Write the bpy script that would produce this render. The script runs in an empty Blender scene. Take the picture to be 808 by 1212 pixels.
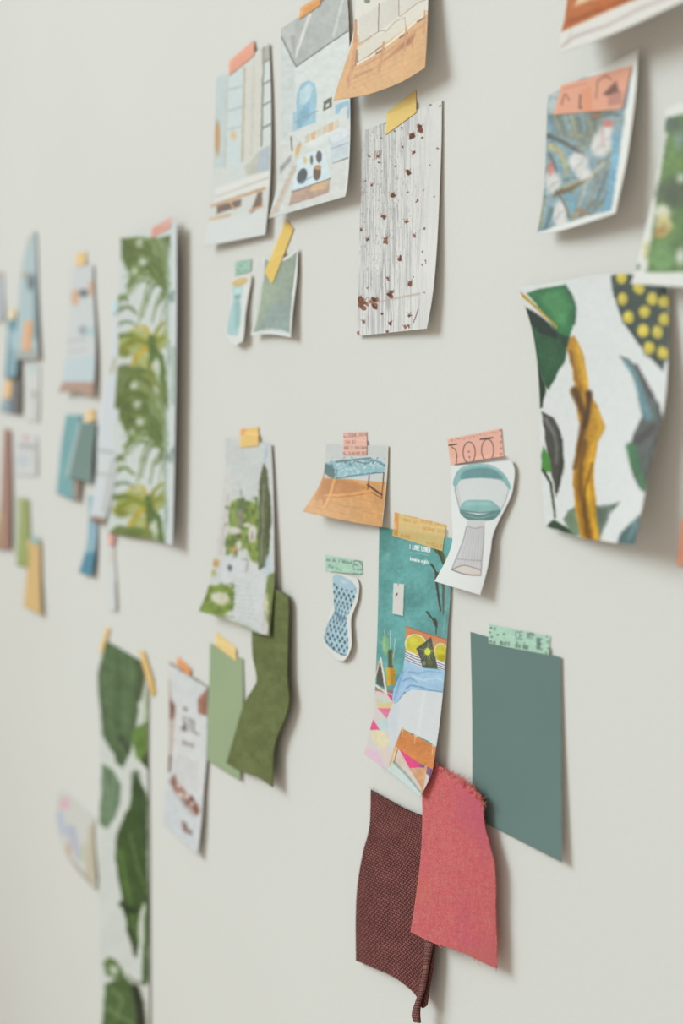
import bpy, math, random
import numpy as np
from mathutils import Vector, Matrix

# ------------------------------------------------------------------ camera, world, light, exposure
SC = bpy.context.scene
COL = SC.collection
IMG_W, IMG_H = 808, 1212
F_PX = 35.0 / 36.0 * IMG_H
PHI = math.radians(34.3)            # angle between the view axis and the wall
PITCH = math.radians(3.2)
CAM_D = 0.524                       # camera to wall, metres
CAM_LOC = Vector((0.0, -CAM_D, 1.45))
FWD = Vector((-math.cos(PHI) * math.cos(PITCH), math.sin(PHI) * math.cos(PITCH), -math.sin(PITCH)))

cam_data = bpy.data.cameras.new('camera')
cam_data.sensor_fit = 'VERTICAL'
cam_data.sensor_height = 36.0
cam_data.lens = 35.0
cam_data.clip_start = 0.01
cam_data.dof.use_dof = True
cam_data.dof.focus_distance = 0.835
cam_data.dof.aperture_fstop = 2.5
cam = bpy.data.objects.new('camera', cam_data)
COL.objects.link(cam)
CAM_ROT = FWD.to_track_quat('-Z', 'Y').to_matrix()
cam.matrix_world = Matrix.Translation(CAM_LOC) @ CAM_ROT.to_4x4()
SC.camera = cam

world = bpy.data.worlds.new('world')
SC.world = world
world.use_nodes = True
world.node_tree.nodes['Background'].inputs[0].default_value = (1.0, 0.875, 0.735, 1)
world.node_tree.nodes['Background'].inputs[1].default_value = 0.49


def spot(name, loc, target, radius, size_deg, power, col):
    l = bpy.data.lights.new(name, 'SPOT')
    l.shadow_soft_size, l.energy, l.color = radius, power, col
    l.spot_size = math.radians(size_deg)
    l.spot_blend = 1.0
    o = bpy.data.objects.new(name, l)
    COL.objects.link(o)
    o.location = loc
    o.rotation_euler = (Vector(target) - Vector(loc)).to_track_quat('-Z', 'Y').to_euler()
    return o


spot('window_light', (-3.8, -3.6, 3.7), (-0.82, 0, 1.24), 2.2, 42, 2220, (0.84, 0.975, 1.0))

SC.view_settings.view_transform = 'Standard'
SC.view_settings.look = 'None'
SC.view_settings.gamma = 1.0
SC.view_settings.use_curve_mapping = False
SC.view_settings.exposure = 0.0

# ------------------------------------------------------------------ materials
GAIN = 1.05


def to_lin(c):
    c = np.asarray(c, dtype=np.float64)
    return np.where(c <= 0.04045, c / 12.92, ((c + 0.055) / 1.055) ** 2.4)


def rgb(r, g, b):
    v = np.clip(to_lin(np.array([r, g, b]) / 255.0) * GAIN, 0, 0.9)
    return (float(v[0]), float(v[1]), float(v[2]), 1.0)


def new_mat(name):
    m = bpy.data.materials.new(name)
    m.use_nodes = True
    nt = m.node_tree
    return m, nt, nt.nodes['Principled BSDF']


def add_bump(nt, bsdf, height_socket, strength, dist):
    b = nt.nodes.new('ShaderNodeBump')
    b.inputs['Strength'].default_value = strength
    b.inputs['Distance'].default_value = dist
    nt.links.new(height_socket, b.inputs['Height'])
    nt.links.new(b.outputs[0], bsdf.inputs['Normal'])
    return b


def noise_node(nt, scale, detail=3, coord='Object', stretch=None):
    t = nt.nodes.new('ShaderNodeTexCoord')
    n = nt.nodes.new('ShaderNodeTexNoise')
    n.inputs['Scale'].default_value = scale
    n.inputs['Detail'].default_value = detail
    src = t.outputs[coord]
    if stretch:
        mp = nt.nodes.new('ShaderNodeMapping')
        mp.inputs['Scale'].default_value = stretch
        nt.links.new(src, mp.inputs[0])
        src = mp.outputs[0]
    nt.links.new(src, n.inputs['Vector'])
    return n


def mul_col(nt, a, b, fac=1.0):
    m = nt.nodes.new('ShaderNodeMix')
    m.data_type = 'RGBA'
    m.blend_type = 'MULTIPLY'
    m.inputs[0].default_value = fac
    nt.links.new(a, m.inputs[6])
    nt.links.new(b, m.inputs[7])
    return m.outputs[2]


def ramp(nt, src, stops):
    r = nt.nodes.new('ShaderNodeValToRGB')
    cr = r.color_ramp
    while len(cr.elements) < len(stops):
        cr.elements.new(0.5)
    for e, (p, c) in zip(cr.elements, stops):
        e.position = p
        e.color = c
    nt.links.new(src, r.inputs[0])
    return r.outputs[0]


def attr(nt, name='ink'):
    a = nt.nodes.new('ShaderNodeAttribute')
    a.attribute_name = name
    return a


def g(v):
    return (v, v, v, 1)


def mat_print(name, rough, spec):
    m, nt, b = new_mat(name)
    a = attr(nt)
    n = noise_node(nt, 900, 3)
    nt.links.new(mul_col(nt, a.outputs['Color'], ramp(nt, n.outputs[0], [(0.3, g(0.96)), (0.7, g(1.0))])), b.inputs['Base Color'])
    b.inputs['Roughness'].default_value = rough
    b.inputs['Specular IOR Level'].default_value = spec
    add_bump(nt, b, n.outputs[0], 0.05, 0.0005)
    return m


def mat_tape():
    m, nt, b = new_mat('washi_tape')
    a = attr(nt)
    n = noise_node(nt, 700, 4, stretch=(1, 1, 3))
    nt.links.new(mul_col(nt, a.outputs['Color'], ramp(nt, n.outputs[0], [(0.3, g(0.96)), (0.7, g(1.0))])), b.inputs['Base Color'])
    nt.links.new(a.outputs['Alpha'], b.inputs['Alpha'])
    b.inputs['Roughness'].default_value = 0.65
    b.inputs['Specular IOR Level'].default_value = 0.2
    add_bump(nt, b, n.outputs[0], 0.15, 0.0004)
    return m


def mat_weave(name, nu, nv, dark, mortar, depth, rough=0.95, sheen=0.0):
    m, nt, b = new_mat(name)
    a = attr(nt)
    t = nt.nodes.new('ShaderNodeTexCoord')
    mp = nt.nodes.new('ShaderNodeMapping')
    mp.inputs['Scale'].default_value = (nu, nv, 1)
    nt.links.new(t.outputs['UV'], mp.inputs[0])
    dn = noise_node(nt, 260, 2)
    wob = nt.nodes.new('ShaderNodeMix')
    wob.data_type = 'VECTOR'
    wob.inputs[0].default_value = 0.12
    nt.links.new(mp.outputs[0], wob.inputs[4])
    sub = nt.nodes.new('ShaderNodeVectorMath')
    sub.operation = 'ADD'
    nt.links.new(mp.outputs[0], sub.inputs[0])
    nt.links.new(dn.outputs['Color'], sub.inputs[1])
    nt.links.new(sub.outputs[0], wob.inputs[5])
    br = nt.nodes.new('ShaderNodeTexBrick')
    br.offset = 0.5
    br.inputs['Scale'].default_value = 1.0
    br.inputs['Brick Width'].default_value = 1.0
    br.inputs['Row Height'].default_value = 1.0
    br.inputs['Mortar Size'].default_value = mortar
    br.inputs['Mortar Smooth'].default_value = 0.9
    br.inputs['Color1'].default_value = (1, 1, 1, 1)
    br.inputs['Color2'].default_value = g(0.86)
    br.inputs['Mortar'].default_value = dark
    nt.links.new(wob.outputs[1], br.inputs['Vector'])
    nt.links.new(mul_col(nt, a.outputs['Color'], br.outputs['Color']), b.inputs['Base Color'])
    b.inputs['Roughness'].default_value = rough
    b.inputs['Specular IOR Level'].default_value = 0.1
    b.inputs['Sheen Weight'].default_value = sheen
    inv = nt.nodes.new('ShaderNodeMath')
    inv.operation = 'SUBTRACT'
    inv.inputs[0].default_value = 1.0
    nt.links.new(br.outputs['Fac'], inv.inputs[1])
    add_bump(nt, b, inv.outputs[0], 0.6, depth)
    return m


def mat_nap(name):
    m, nt, b = new_mat(name)
    a = attr(nt)
    n = noise_node(nt, 520, 5)
    nt.links.new(mul_col(nt, a.outputs['Color'], ramp(nt, n.outputs[0], [(0.3, g(0.8)), (0.72, g(1.0))])), b.inputs['Base Color'])
    b.inputs['Roughness'].default_value = 1.0
    b.inputs['Specular IOR Level'].default_value = 0.05
    add_bump(nt, b, n.outputs[0], 0.3, 0.001)
    return m


def mat_flat(name, col, rough=0.6, ns=500):
    m, nt, b = new_mat(name)
    n = noise_node(nt, ns, 4)
    lo = tuple(c * 0.9 for c in col[:3]) + (1,)
    nt.links.new(ramp(nt, n.outputs[0], [(0.3, lo), (0.7, col)]), b.inputs['Base Color'])
    b.inputs['Roughness'].default_value = rough
    b.inputs['Specular IOR Level'].default_value = 0.2
    add_bump(nt, b, n.outputs[0], 0.1, 0.0005)
    return m


def mat_wall():
    m, nt, b = new_mat('painted_plaster')
    big = noise_node(nt, 2.5, 3)
    base = ramp(nt, big.outputs[0], [(0.35, (0.712, 0.712, 0.686, 1)), (0.65, (0.728, 0.728, 0.702, 1))])
    nt.links.new(base, b.inputs['Base Color'])
    b.inputs['Roughness'].default_value = 0.6
    b.inputs['Specular IOR Level'].default_value = 0.25
    n1 = noise_node(nt, 160, 4)
    n2 = noise_node(nt, 45, 2)
    mx = nt.nodes.new('ShaderNodeMath')
    mx.operation = 'MULTIPLY_ADD'
    mx.inputs[1].default_value = 0.6
    nt.links.new(n2.outputs[0], mx.inputs[0])
    nt.links.new(n1.outputs[0], mx.inputs[2])
    add_bump(nt, b, mx.outputs[0], 0.12, 0.0018)
    return m


M_PHOTO = mat_print('glossy_photo_paper', 0.42, 0.22)
M_MATT = mat_print('matt_printed_paper', 0.75, 0.15)
M_CARD = mat_print('paint_sample_card', 0.6, 0.2)
M_TAPE = mat_tape()
M_MAROON = mat_weave('maroon_basket_weave', 27, 70, (0.22, 0.17, 0.20, 1), 0.22, 0.0014)
M_PINK = mat_weave('pink_linen_weave', 56, 104, (0.70, 0.66, 0.66, 1), 0.16, 0.0004, sheen=0.1)
M_CLOTH = mat_weave('plain_cloth_weave', 40, 70, g(0.8), 0.16, 0.0004)
M_SUEDE = mat_nap('suede_nap')
M_WALL = mat_wall()
M_BACK = mat_flat('white_paper_back', (0.78, 0.76, 0.72, 1))
M_PINK_THREAD = mat_flat('pink_thread', rgb(224, 128, 122), 0.9)
M_MAROON_THREAD = mat_flat('maroon_thread', rgb(125, 80, 78), 0.9)
M_MAROON_BACK = mat_flat('maroon_cloth_back', rgb(92, 56, 54), 0.95)

# ------------------------------------------------------------------ geometry helpers
ROT = np.array([[CAM_ROT[i][j] for j in range(3)] for i in range(3)])
ORG = np.array(CAM_LOC)


def to_world(px, py, lift):
    """point on the plane that lies `lift` metres in front of the wall, along the line of sight of (px, py)"""
    d = np.stack([(px - IMG_W / 2) / F_PX, -(py - IMG_H / 2) / F_PX, -np.ones_like(px)], -1) @ ROT.T
    t = (-lift - ORG[1]) / d[..., 1]
    return ORG + d * t[..., None]


def smooth_line(pts, closed=False, n=8):
    p = [np.array(q, float) for q in pts]
    if len(p) < 3:
        return np.array(p)
    out = []
    m = len(p)
    for i in range(m if closed else m - 1):
        a, b = p[i], p[(i + 1) % m]
        pa = p[i - 1] if (closed or i > 0) else a
        pb = p[(i + 2) % m] if (closed or i + 2 < m) else b
        for k in range(n):
            t = k / n
            out.append(0.5 * (2 * a + (b - pa) * t + (2 * pa - 5 * a + 4 * b - pb) * t * t + (3 * a - pa - 3 * b + pb) * t ** 3))
    if not closed:
        out.append(p[-1])
    return np.array(out)


def resample(pts, n, soft=True):
    q = smooth_line(pts) if soft else np.array(pts, float)
    s = np.concatenate([[0], np.cumsum(np.hypot(*np.diff(q, axis=0).T))])
    t = np.linspace(0, s[-1], n)
    return np.stack([np.interp(t, s, q[:, 0]), np.interp(t, s, q[:, 1])], -1)


def coons(L, R, T, B, den):
    T = T or [L[0], R[0]]
    B = B or [L[-1], R[-1]]
    ln = lambda q: sum(math.dist(q[i], q[i + 1]) for i in range(len(q) - 1))
    nu = max(5, int(max(ln(T), ln(B)) * den) + 1)
    nv = max(5, int(max(ln(L), ln(R)) * den) + 1)
    l, r, t, b = resample(L, nv), resample(R, nv), resample(T, nu), resample(B, nu)
    u = np.linspace(0, 1, nu)[None, :, None]
    v = np.linspace(0, 1, nv)[:, None, None]
    P = (1 - v) * t[None] + v * b[None] + (1 - u) * l[:, None] + u * r[:, None]
    P -= (1 - u) * (1 - v) * l[0] + u * (1 - v) * r[0] + (1 - u) * v * l[-1] + u * v * r[-1]
    return P, u[..., 0] + 0 * v[..., 0], v[..., 0] + 0 * u[..., 0]


def grid_shell(name, front, back, mats, color=None, uv=None, back_alpha=None):
    nv, nu = front.shape[:2]
    n = nu * nv
    verts = np.concatenate([front.reshape(-1, 3), back.reshape(-1, 3)])
    idx = np.arange(n).reshape(nv, nu)
    a, b, c, d = idx[:-1, :-1].ravel(), idx[:-1, 1:].ravel(), idx[1:, 1:].ravel(), idx[1:, :-1].ravel()
    f = np.stack([a, d, c, b], 1)
    k = np.stack([a, b, c, d], 1) + n
    ring = np.concatenate([idx[0, :], idx[1:, -1], idx[-1, -2::-1], idx[-2:0:-1, 0]])
    nxt = np.roll(ring, -1)
    rim = np.stack([ring, nxt, nxt + n, ring + n], 1)
    faces = np.concatenate([f, k, rim])
    me = bpy.data.meshes.new(name)
    me.vertices.add(len(verts))
    me.vertices.foreach_set('co', verts.ravel().astype(np.float32))
    me.loops.add(faces.size)
    me.loops.foreach_set('vertex_index', faces.ravel().astype(np.int32))
    me.polygons.add(len(faces))
    me.polygons.foreach_set('loop_start', np.arange(0, faces.size, 4, dtype=np.int32))
    for m in mats:
        me.materials.append(m)
    mi = np.zeros(len(faces), np.int32)
    if len(mats) > 1:
        mi[len(f):] = 1
    me.polygons.foreach_set('material_index', mi)
    if color is not None:
        ca = me.color_attributes.new('ink', 'FLOAT_COLOR', 'POINT')
        cc = np.concatenate([color.reshape(-1, 4)] * 2).astype(np.float32)
        if back_alpha is not None:
            cc[n:, 3] = back_alpha
        ca.data.foreach_set('color', cc.ravel())
    if uv is not None:
        ul = me.uv_layers.new(name='UVMap')
        uu = np.concatenate([uv.reshape(-1, 2)] * 2)[faces.ravel()].astype(np.float32)
        ul.data.foreach_set('uv', uu.ravel())
    me.update()
    me.validate()
    return me


def tag(o, label, cat, group=None):
    o['label'] = label
    o['category'] = cat
    if group:
        o['group'] = group
    return o


def link(name, me, parent=None, origin=None):
    o = bpy.data.objects.new(name, me)
    COL.objects.link(o)
    if origin is not None:
        me.transform(Matrix.Translation(-origin))
        o.location = origin
    if parent is not None:
        o.parent = parent
        o.matrix_parent_inverse = Matrix.Translation(-Vector(parent.location))
    return o


# ------------------------------------------------------------------ drawing helpers (the printed matter on each sheet)
_rt = np.random.RandomState(7).rand(97, 89)


def vnoise(x, y, sx, sy, seed=0):
    x = x / sx + seed * 13.7
    y = y / sy + seed * 7.3
    xi, yi = np.floor(x).astype(int), np.floor(y).astype(int)
    fx, fy = x - xi, y - yi
    fx, fy = fx * fx * (3 - 2 * fx), fy * fy * (3 - 2 * fy)
    h = lambda i, j: _rt[i % 97, j % 89]
    return (h(xi, yi) * (1 - fx) + h(xi + 1, yi) * fx) * (1 - fy) + (h(xi, yi + 1) * (1 - fx) + h(xi + 1, yi + 1) * fx) * fy


GLYPH = {
    'A': '0,0 .5,1 1,0|.2,.35 .8,.35', 'B': '0,0 0,1 .7,1 .9,.8 .7,.52 0,.52|.7,.52 1,.28 .7,0 0,0', 'C': '1,.85 .6,1 .2,.85 0,.5 .2,.15 .6,0 1,.15',
    'D': '0,0 0,1 .6,1 1,.6 1,.4 .6,0 0,0', 'E': '1,0 0,0 0,1 1,1|0,.5 .8,.5', 'F': '0,0 0,1 1,1|0,.5 .8,.5', 'G': '1,.85 .5,1 0,.6 0,.4 .5,0 1,.2 1,.5 .6,.5',
    'H': '0,0 0,1|1,0 1,1|0,.5 1,.5', 'I': '.5,0 .5,1', 'K': '0,0 0,1|1,1 0,.45 1,0', 'L': '0,1 0,0 1,0', 'M': '0,0 0,1 .5,.4 1,1 1,0', 'N': '0,0 0,1 1,0 1,1',
    'O': '.5,0 .1,.2 0,.5 .1,.8 .5,1 .9,.8 1,.5 .9,.2 .5,0', 'P': '0,0 0,1 .8,1 1,.75 .8,.5 0,.5', 'R': '0,0 0,1 .8,1 1,.75 .8,.5 0,.5|.5,.5 1,0', 'S': '1,.85 .5,1 .1,.8 .3,.55 .8,.42 .95,.2 .5,0 0,.15',
    'T': '.5,0 .5,1|0,1 1,1', 'U': '0,1 0,.25 .5,0 1,.25 1,1', 'V': '0,1 .5,0 1,1', 'Y': '0,1 .5,.5 1,1|.5,.5 .5,0', 'X': '0,0 1,1|0,1 1,0',
    '0': '.5,0 .1,.2 .1,.8 .5,1 .9,.8 .9,.2 .5,0', '1': '.3,.8 .5,1 .5,0', '3': '0,1 .9,1 .4,.6 .9,.3 .5,0 0,.1', '4': '.7,0 .7,1 0,.3 1,.3', '5': '.9,1 .1,1 .1,.6 .8,.5 .8,.1 .1,0', '7': '0,1 1,1 .4,0',
    '8': '.5,.5 .1,.75 .5,1 .9,.75 .5,.5 .1,.25 .5,0 .9,.25 .5,.5', '9': '.9,.6 .5,.4 .1,.7 .5,1 .9,.7 .6,0', "'": '.5,1 .4,.8', ' ': '',
    'a': '.9,.5 .5,.6 .1,.3 .4,0 .9,.3|.9,.6 .9,0', 'b': '.1,1.1 .1,0 .6,0 .9,.3 .6,.6 .1,.4', 'd': '.9,1.1 .9,0 .4,0 .1,.3 .4,.6 .9,.4', 'e': '.1,.3 .9,.35 .5,.6 .1,.3 .4,0 .9,.1',
    'g': '.9,.6 .9,-.3 .3,-.4|.9,.3 .5,0 .1,.3 .5,.6 .9,.4', 'h': '.1,1.1 .1,0|.1,.4 .6,.6 .9,.3 .9,0', 'i': '.5,.6 .5,0|.5,.85 .5,.8', 'l': '.5,1.1 .4,.1 .7,0', 'm': '0,0 0,.6|0,.4 .3,.6 .5,.4 .5,0|.5,.4 .8,.6 1,.4 1,0',
    'n': '.1,0 .1,.6|.1,.4 .6,.6 .9,.3 .9,0', 'o': '.5,0 .1,.3 .5,.6 .9,.3 .5,0', 'r': '.2,0 .2,.6|.2,.4 .8,.6', 's': '.9,.55 .3,.55 .3,.35 .8,.25 .7,0 .1,.05', 't': '.5,1 .5,.1 .8,0|.2,.65 .8,.65', 'u': '.1,.6 .1,.1 .6,0 .9,.2|.9,.6 .9,0',
    'c': '.9,.5 .5,.6 .1,.3 .5,0 .9,.1', 'x': '.1,.6 .9,0|.1,0 .9,.6', 'é': '.1,.3 .9,.35 .5,.6 .1,.3 .4,0 .9,.1|.4,.8 .7,1',
}


class Art:
    def __init__(self, X, Y, bg):
        self.X, self.Y = X.ravel(), Y.ravel()
        self.c = np.tile(np.array(bg, float), (self.X.size, 1))
        self.f = lambda p: p
        self.k = 1.0

    def zoom(self, x0, y0, s):
        self.f = lambda p: (x0 + p[0] / s, y0 + p[1] / s)
        self.k = 1.0 / s
        return self

    def _pick(self, lo, hi, pad):
        return np.nonzero((self.X >= lo[0] - pad) & (self.X <= hi[0] + pad) & (self.Y >= lo[1] - pad) & (self.Y <= hi[1] + pad))[0]

    def _mix(self, i, a, col):
        a = np.clip(a, 0, 1)[:, None]
        self.c[i] = self.c[i] * (1 - a) + np.array(col, float) * a

    def poly(self, pts, col, soft=1.0, a=1.0, sm=False):
        q = np.array([self.f(p) for p in pts])
        if sm:
            q = smooth_line(q, True, 5)
        i = self._pick(q.min(0), q.max(0), soft)
        if not len(i):
            return
        x, y = self.X[i], self.Y[i]
        ins = np.zeros(len(i), bool)
        dm = np.full(len(i), 1e9)
        for (ax, ay), (bx, by) in zip(q, np.roll(q, -1, 0)):
            cr = (ay > y) != (by > y)
            with np.errstate(divide='ignore', invalid='ignore'):
                ins ^= cr & (x < (bx - ax) * (y - ay) / (by - ay) + ax)
            dx, dy = bx - ax, by - ay
            t = np.clip(((x - ax) * dx + (y - ay) * dy) / (dx * dx + dy * dy + 1e-9), 0, 1)
            dm = np.minimum(dm, np.hypot(x - ax - t * dx, y - ay - t * dy))
        self._mix(i, (0.5 + np.where(ins, dm, -dm) / soft) * 1.0 if a == 1 else np.clip(0.5 + np.where(ins, dm, -dm) / soft, 0, 1) * a, col)

    def line(self, pts, w, col, w1=None, soft=1.0, a=1.0, sm=False):
        q = np.array([self.f(p) for p in pts])
        if sm or len(q) == 3:
            q = smooth_line(q, False, 6)
        w = w * self.k
        w1 = w if w1 is None else w1 * self.k
        i = self._pick(q.min(0), q.max(0), max(w, w1) + soft)
        if not len(i):
            return
        x, y = self.X[i], self.Y[i]
        n = len(q) - 1
        best = np.full(len(i), -1e9)
        for k in range(n):
            (ax, ay), (bx, by) = q[k], q[k + 1]
            dx, dy = bx - ax, by - ay
            t = np.clip(((x - ax) * dx + (y - ay) * dy) / (dx * dx + dy * dy + 1e-9), 0, 1)
            d = np.hypot(x - ax - t * dx, y - ay - t * dy)
            best = np.maximum(best, 0.5 * (w + (w1 - w) * (k + t) / n) - d)
        self._mix(i, np.clip(0.5 + best / soft, 0, 1) * a, col)

    def ell(self, cx, cy, rx, ry, col, rot=0, soft=1.0, a=1.0):
        cx, cy = self.f((cx, cy))
        rx, ry = rx * self.k, ry * self.k
        m = max(rx, ry)
        i = self._pick((cx - m, cy - m), (cx + m, cy + m), soft)
        if not len(i):
            return
        x, y = self.X[i] - cx, self.Y[i] - cy
        c, s = math.cos(rot), math.sin(rot)
        r = np.hypot((x * c + y * s) / rx, (-x * s + y * c) / ry)
        self._mix(i, np.clip(0.5 + (1 - r) * min(rx, ry) / soft, 0, 1) * a, col)

    def grain(self, sx, sy, amp, seed=1, on_ink=False):
        n = vnoise(self.X, self.Y, sx, sy, seed)
        if on_ink:                      # bare white paper stays clean
            amp = amp * np.clip((222 - self.c.min(1)) / 90, 0.08, 1)
        self.c *= (1 + amp * (n - 0.5))[:, None]

    def straight(self):
        """from here on draw with ruled edges"""
        self.X, self.Y = self.raw

    def veil(self, sx, sy, col, lo, hi, a=1.0, seed=1, where=None):
        n = vnoise(self.X, self.Y, sx, sy, seed)
        al = np.clip((n - lo) / (hi - lo), 0, 1) * a
        if where is not None:
            al = al * where(self.X, self.Y)
        self._mix(np.arange(self.X.size), al, col)

    def text(self, s, p0, p1, h, w, col, slant=0.0, a=1.0, soft=0.7):
        """a line of lettering from p0 to p1 (baseline), h = letter height"""
        p0, p1 = np.array(p0, float), np.array(p1, float)
        step = (p1 - p0) / len(s)
        for k, ch in enumerate(s):
            for st in GLYPH.get(ch, '').split('|'):
                pts = []
                for t in st.split():
                    gx, gy = map(float, t.split(','))
                    o = p0 + step * (k + 0.12 + 0.72 * gx + slant * gy)
                    pts.append((o[0], o[1] - h * gy))
                if len(pts) > 1:
                    q, self_f = pts, self.f
                    if len(q) == 3:
                        self.line(q[:2], w, col, soft=soft, a=a)
                        self.line(q[1:], w, col, soft=soft, a=a)
                    else:
                        self.line(q, w, col, soft=soft, a=a)


def soften(c, k=0.97):
    """printing inks: a little less saturated than the drawn colours"""
    y = (c * (0.25, 0.65, 0.10)).sum(1, keepdims=True)
    return y + (c - y) * k


SHEETS = {}
LIFT = 0.78


def sheet(key, name, label, cat, L, R, paint, T=None, B=None, den=1.0, bg=(226, 229, 229), lift=(0.8, 0.8, 8, 8),
          p=1.8, base=0.5, bow=0.0, mat=None, back=None, thick=0.3, group=None, warp=0.0, tooth=0.0):
    """one cut sheet (paper, card or cloth): L, R, T, B are its edges; lift = how far each corner stands off the wall in mm"""
    P, U, V = coons(L, R, T, B, den)
    tl, tr, bl, br = (q * LIFT for q in lift)
    w = V ** p
    h = base + (1 - U) * (tl + (bl - tl) * w) + U * (tr + (br - tr) * w) + bow * 4 * U * (1 - U) * (0.3 + 0.7 * V)
    h = np.maximum(h, thick + 0.15) / 1000.0
    art = Art(P[..., 0], P[..., 1], bg)
    X0, Y0 = art.raw = art.X, art.Y
    if warp:
        f = lambda sx, seed: vnoise(X0, Y0, sx, sx, seed) - 0.5
        art.X = X0 + warp * (1.4 * f(9, 31) + 0.8 * f(3.5, 33))
        art.Y = Y0 + warp * (1.4 * f(9, 35) + 0.8 * f(3.5, 37))
    paint(art)
    if tooth:
        art.X, art.Y = X0, Y0
        art.c = 235 * (np.clip(art.c, 0, 255) / 235) ** 1.08
        art.grain(11, 13, tooth * 1.5, 41, True)
        art.grain(4, 4, tooth * 1.3, 43, True)
        art.grain(1.6, 1.6, tooth, 47, True)
    c = np.clip(to_lin(np.clip(art.c, 0, 255) / 255.0) * GAIN, 0, 0.88)
    c = soften(c)
    rgba = np.concatenate([c, np.ones((len(c), 1))], 1)
    W = to_world(P[..., 0], P[..., 1], h)
    Bk = W.copy()
    Bk[..., 1] += thick / 1000.0
    me = grid_shell(name, W, Bk, [mat or M_PHOTO, back or M_BACK], rgba.reshape(U.shape + (4,)), np.stack([U, 1 - V], -1))
    o = link(name, me, origin=Vector(W[0, W.shape[1] // 2]))
    tag(o, label, cat, group)
    SHEETS[key] = (P, h)
    return o


def tape(name, label, quad, col, paint=None, on=(), den=1.0, alpha=0.82, lift=0.6, group=None):
    """a strip of washi tape; quad = TL, TR, BR, BL; drapes over the sheets named in `on`"""
    P, U, V = coons([quad[0], quad[3]], [quad[1], quad[2]], None, None, den)
    h = np.full(U.shape, lift / 1000.0)
    for k in on:
        SP, sh = SHEETS[k]
        st = max(1, int(max(SP.shape[:2]) / 60))
        sp, hh = SP[::st, ::st].reshape(-1, 2), sh[::st, ::st].ravel()
        reach = np.hypot(*(SP[st if SP.shape[0] > st else -1, 0] - SP[0, 0])) * 1.2 + 1.0
        d = np.hypot(P[..., 0, None] - sp[:, 0], P[..., 1, None] - sp[:, 1])
        j = d.argmin(-1)
        near = d.min(-1) < reach + 3
        h = np.where(near, np.maximum(h, hh[j] + 0.0005), h)
    for _ in range(3):
        e = np.pad(h, 1, mode='edge')
        h = np.maximum(h, (e[:-2, 1:-1] + e[2:, 1:-1] + e[1:-1, :-2] + e[1:-1, 2:]) / 4)
    art = Art(P[..., 0], P[..., 1], col)
    art.grain(3, 3, 0.06, 3)
    if paint:
        paint(art)
    c = to_lin(np.clip(art.c, 0, 255) / 255.0) * 1.2
    c *= np.minimum(1, 0.95 / c.max(1))[:, None]
    c = soften(c, 0.88)
    rgba = np.concatenate([c, np.full((len(c), 1), alpha)], 1)
    W = to_world(P[..., 0], P[..., 1], h)
    Bk = W.copy()
    Bk[..., 1] += 0.00012
    me = grid_shell('tape_strip', W, Bk, [M_TAPE], rgba.reshape(U.shape + (4,)), np.stack([U, 1 - V], -1), 0.03)
    o = link(name, me, origin=Vector(W[0, 0]))
    return tag(o, label, 'tape', group)


# ------------------------------------------------------------------ the wall
def box_mesh(name, x0, x1, y0, y1, z0, z1, mat):
    v = [(x, y, z) for x in (x0, x1) for y in (y0, y1) for z in (z0, z1)]
    f = [(0, 1, 3, 2), (4, 6, 7, 5), (0, 4, 5, 1), (2, 3, 7, 6), (0, 2, 6, 4), (1, 5, 7, 3)]
    me = bpy.data.meshes.new(name)
    me.from_pydata(v, [], f)
    me.materials.append(mat)
    return me


wall = link('wall_back', box_mesh('wall_back', -7, 4, 0, 0.12, 0.0, 2.7, M_WALL))
wall['kind'] = 'structure'

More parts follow.
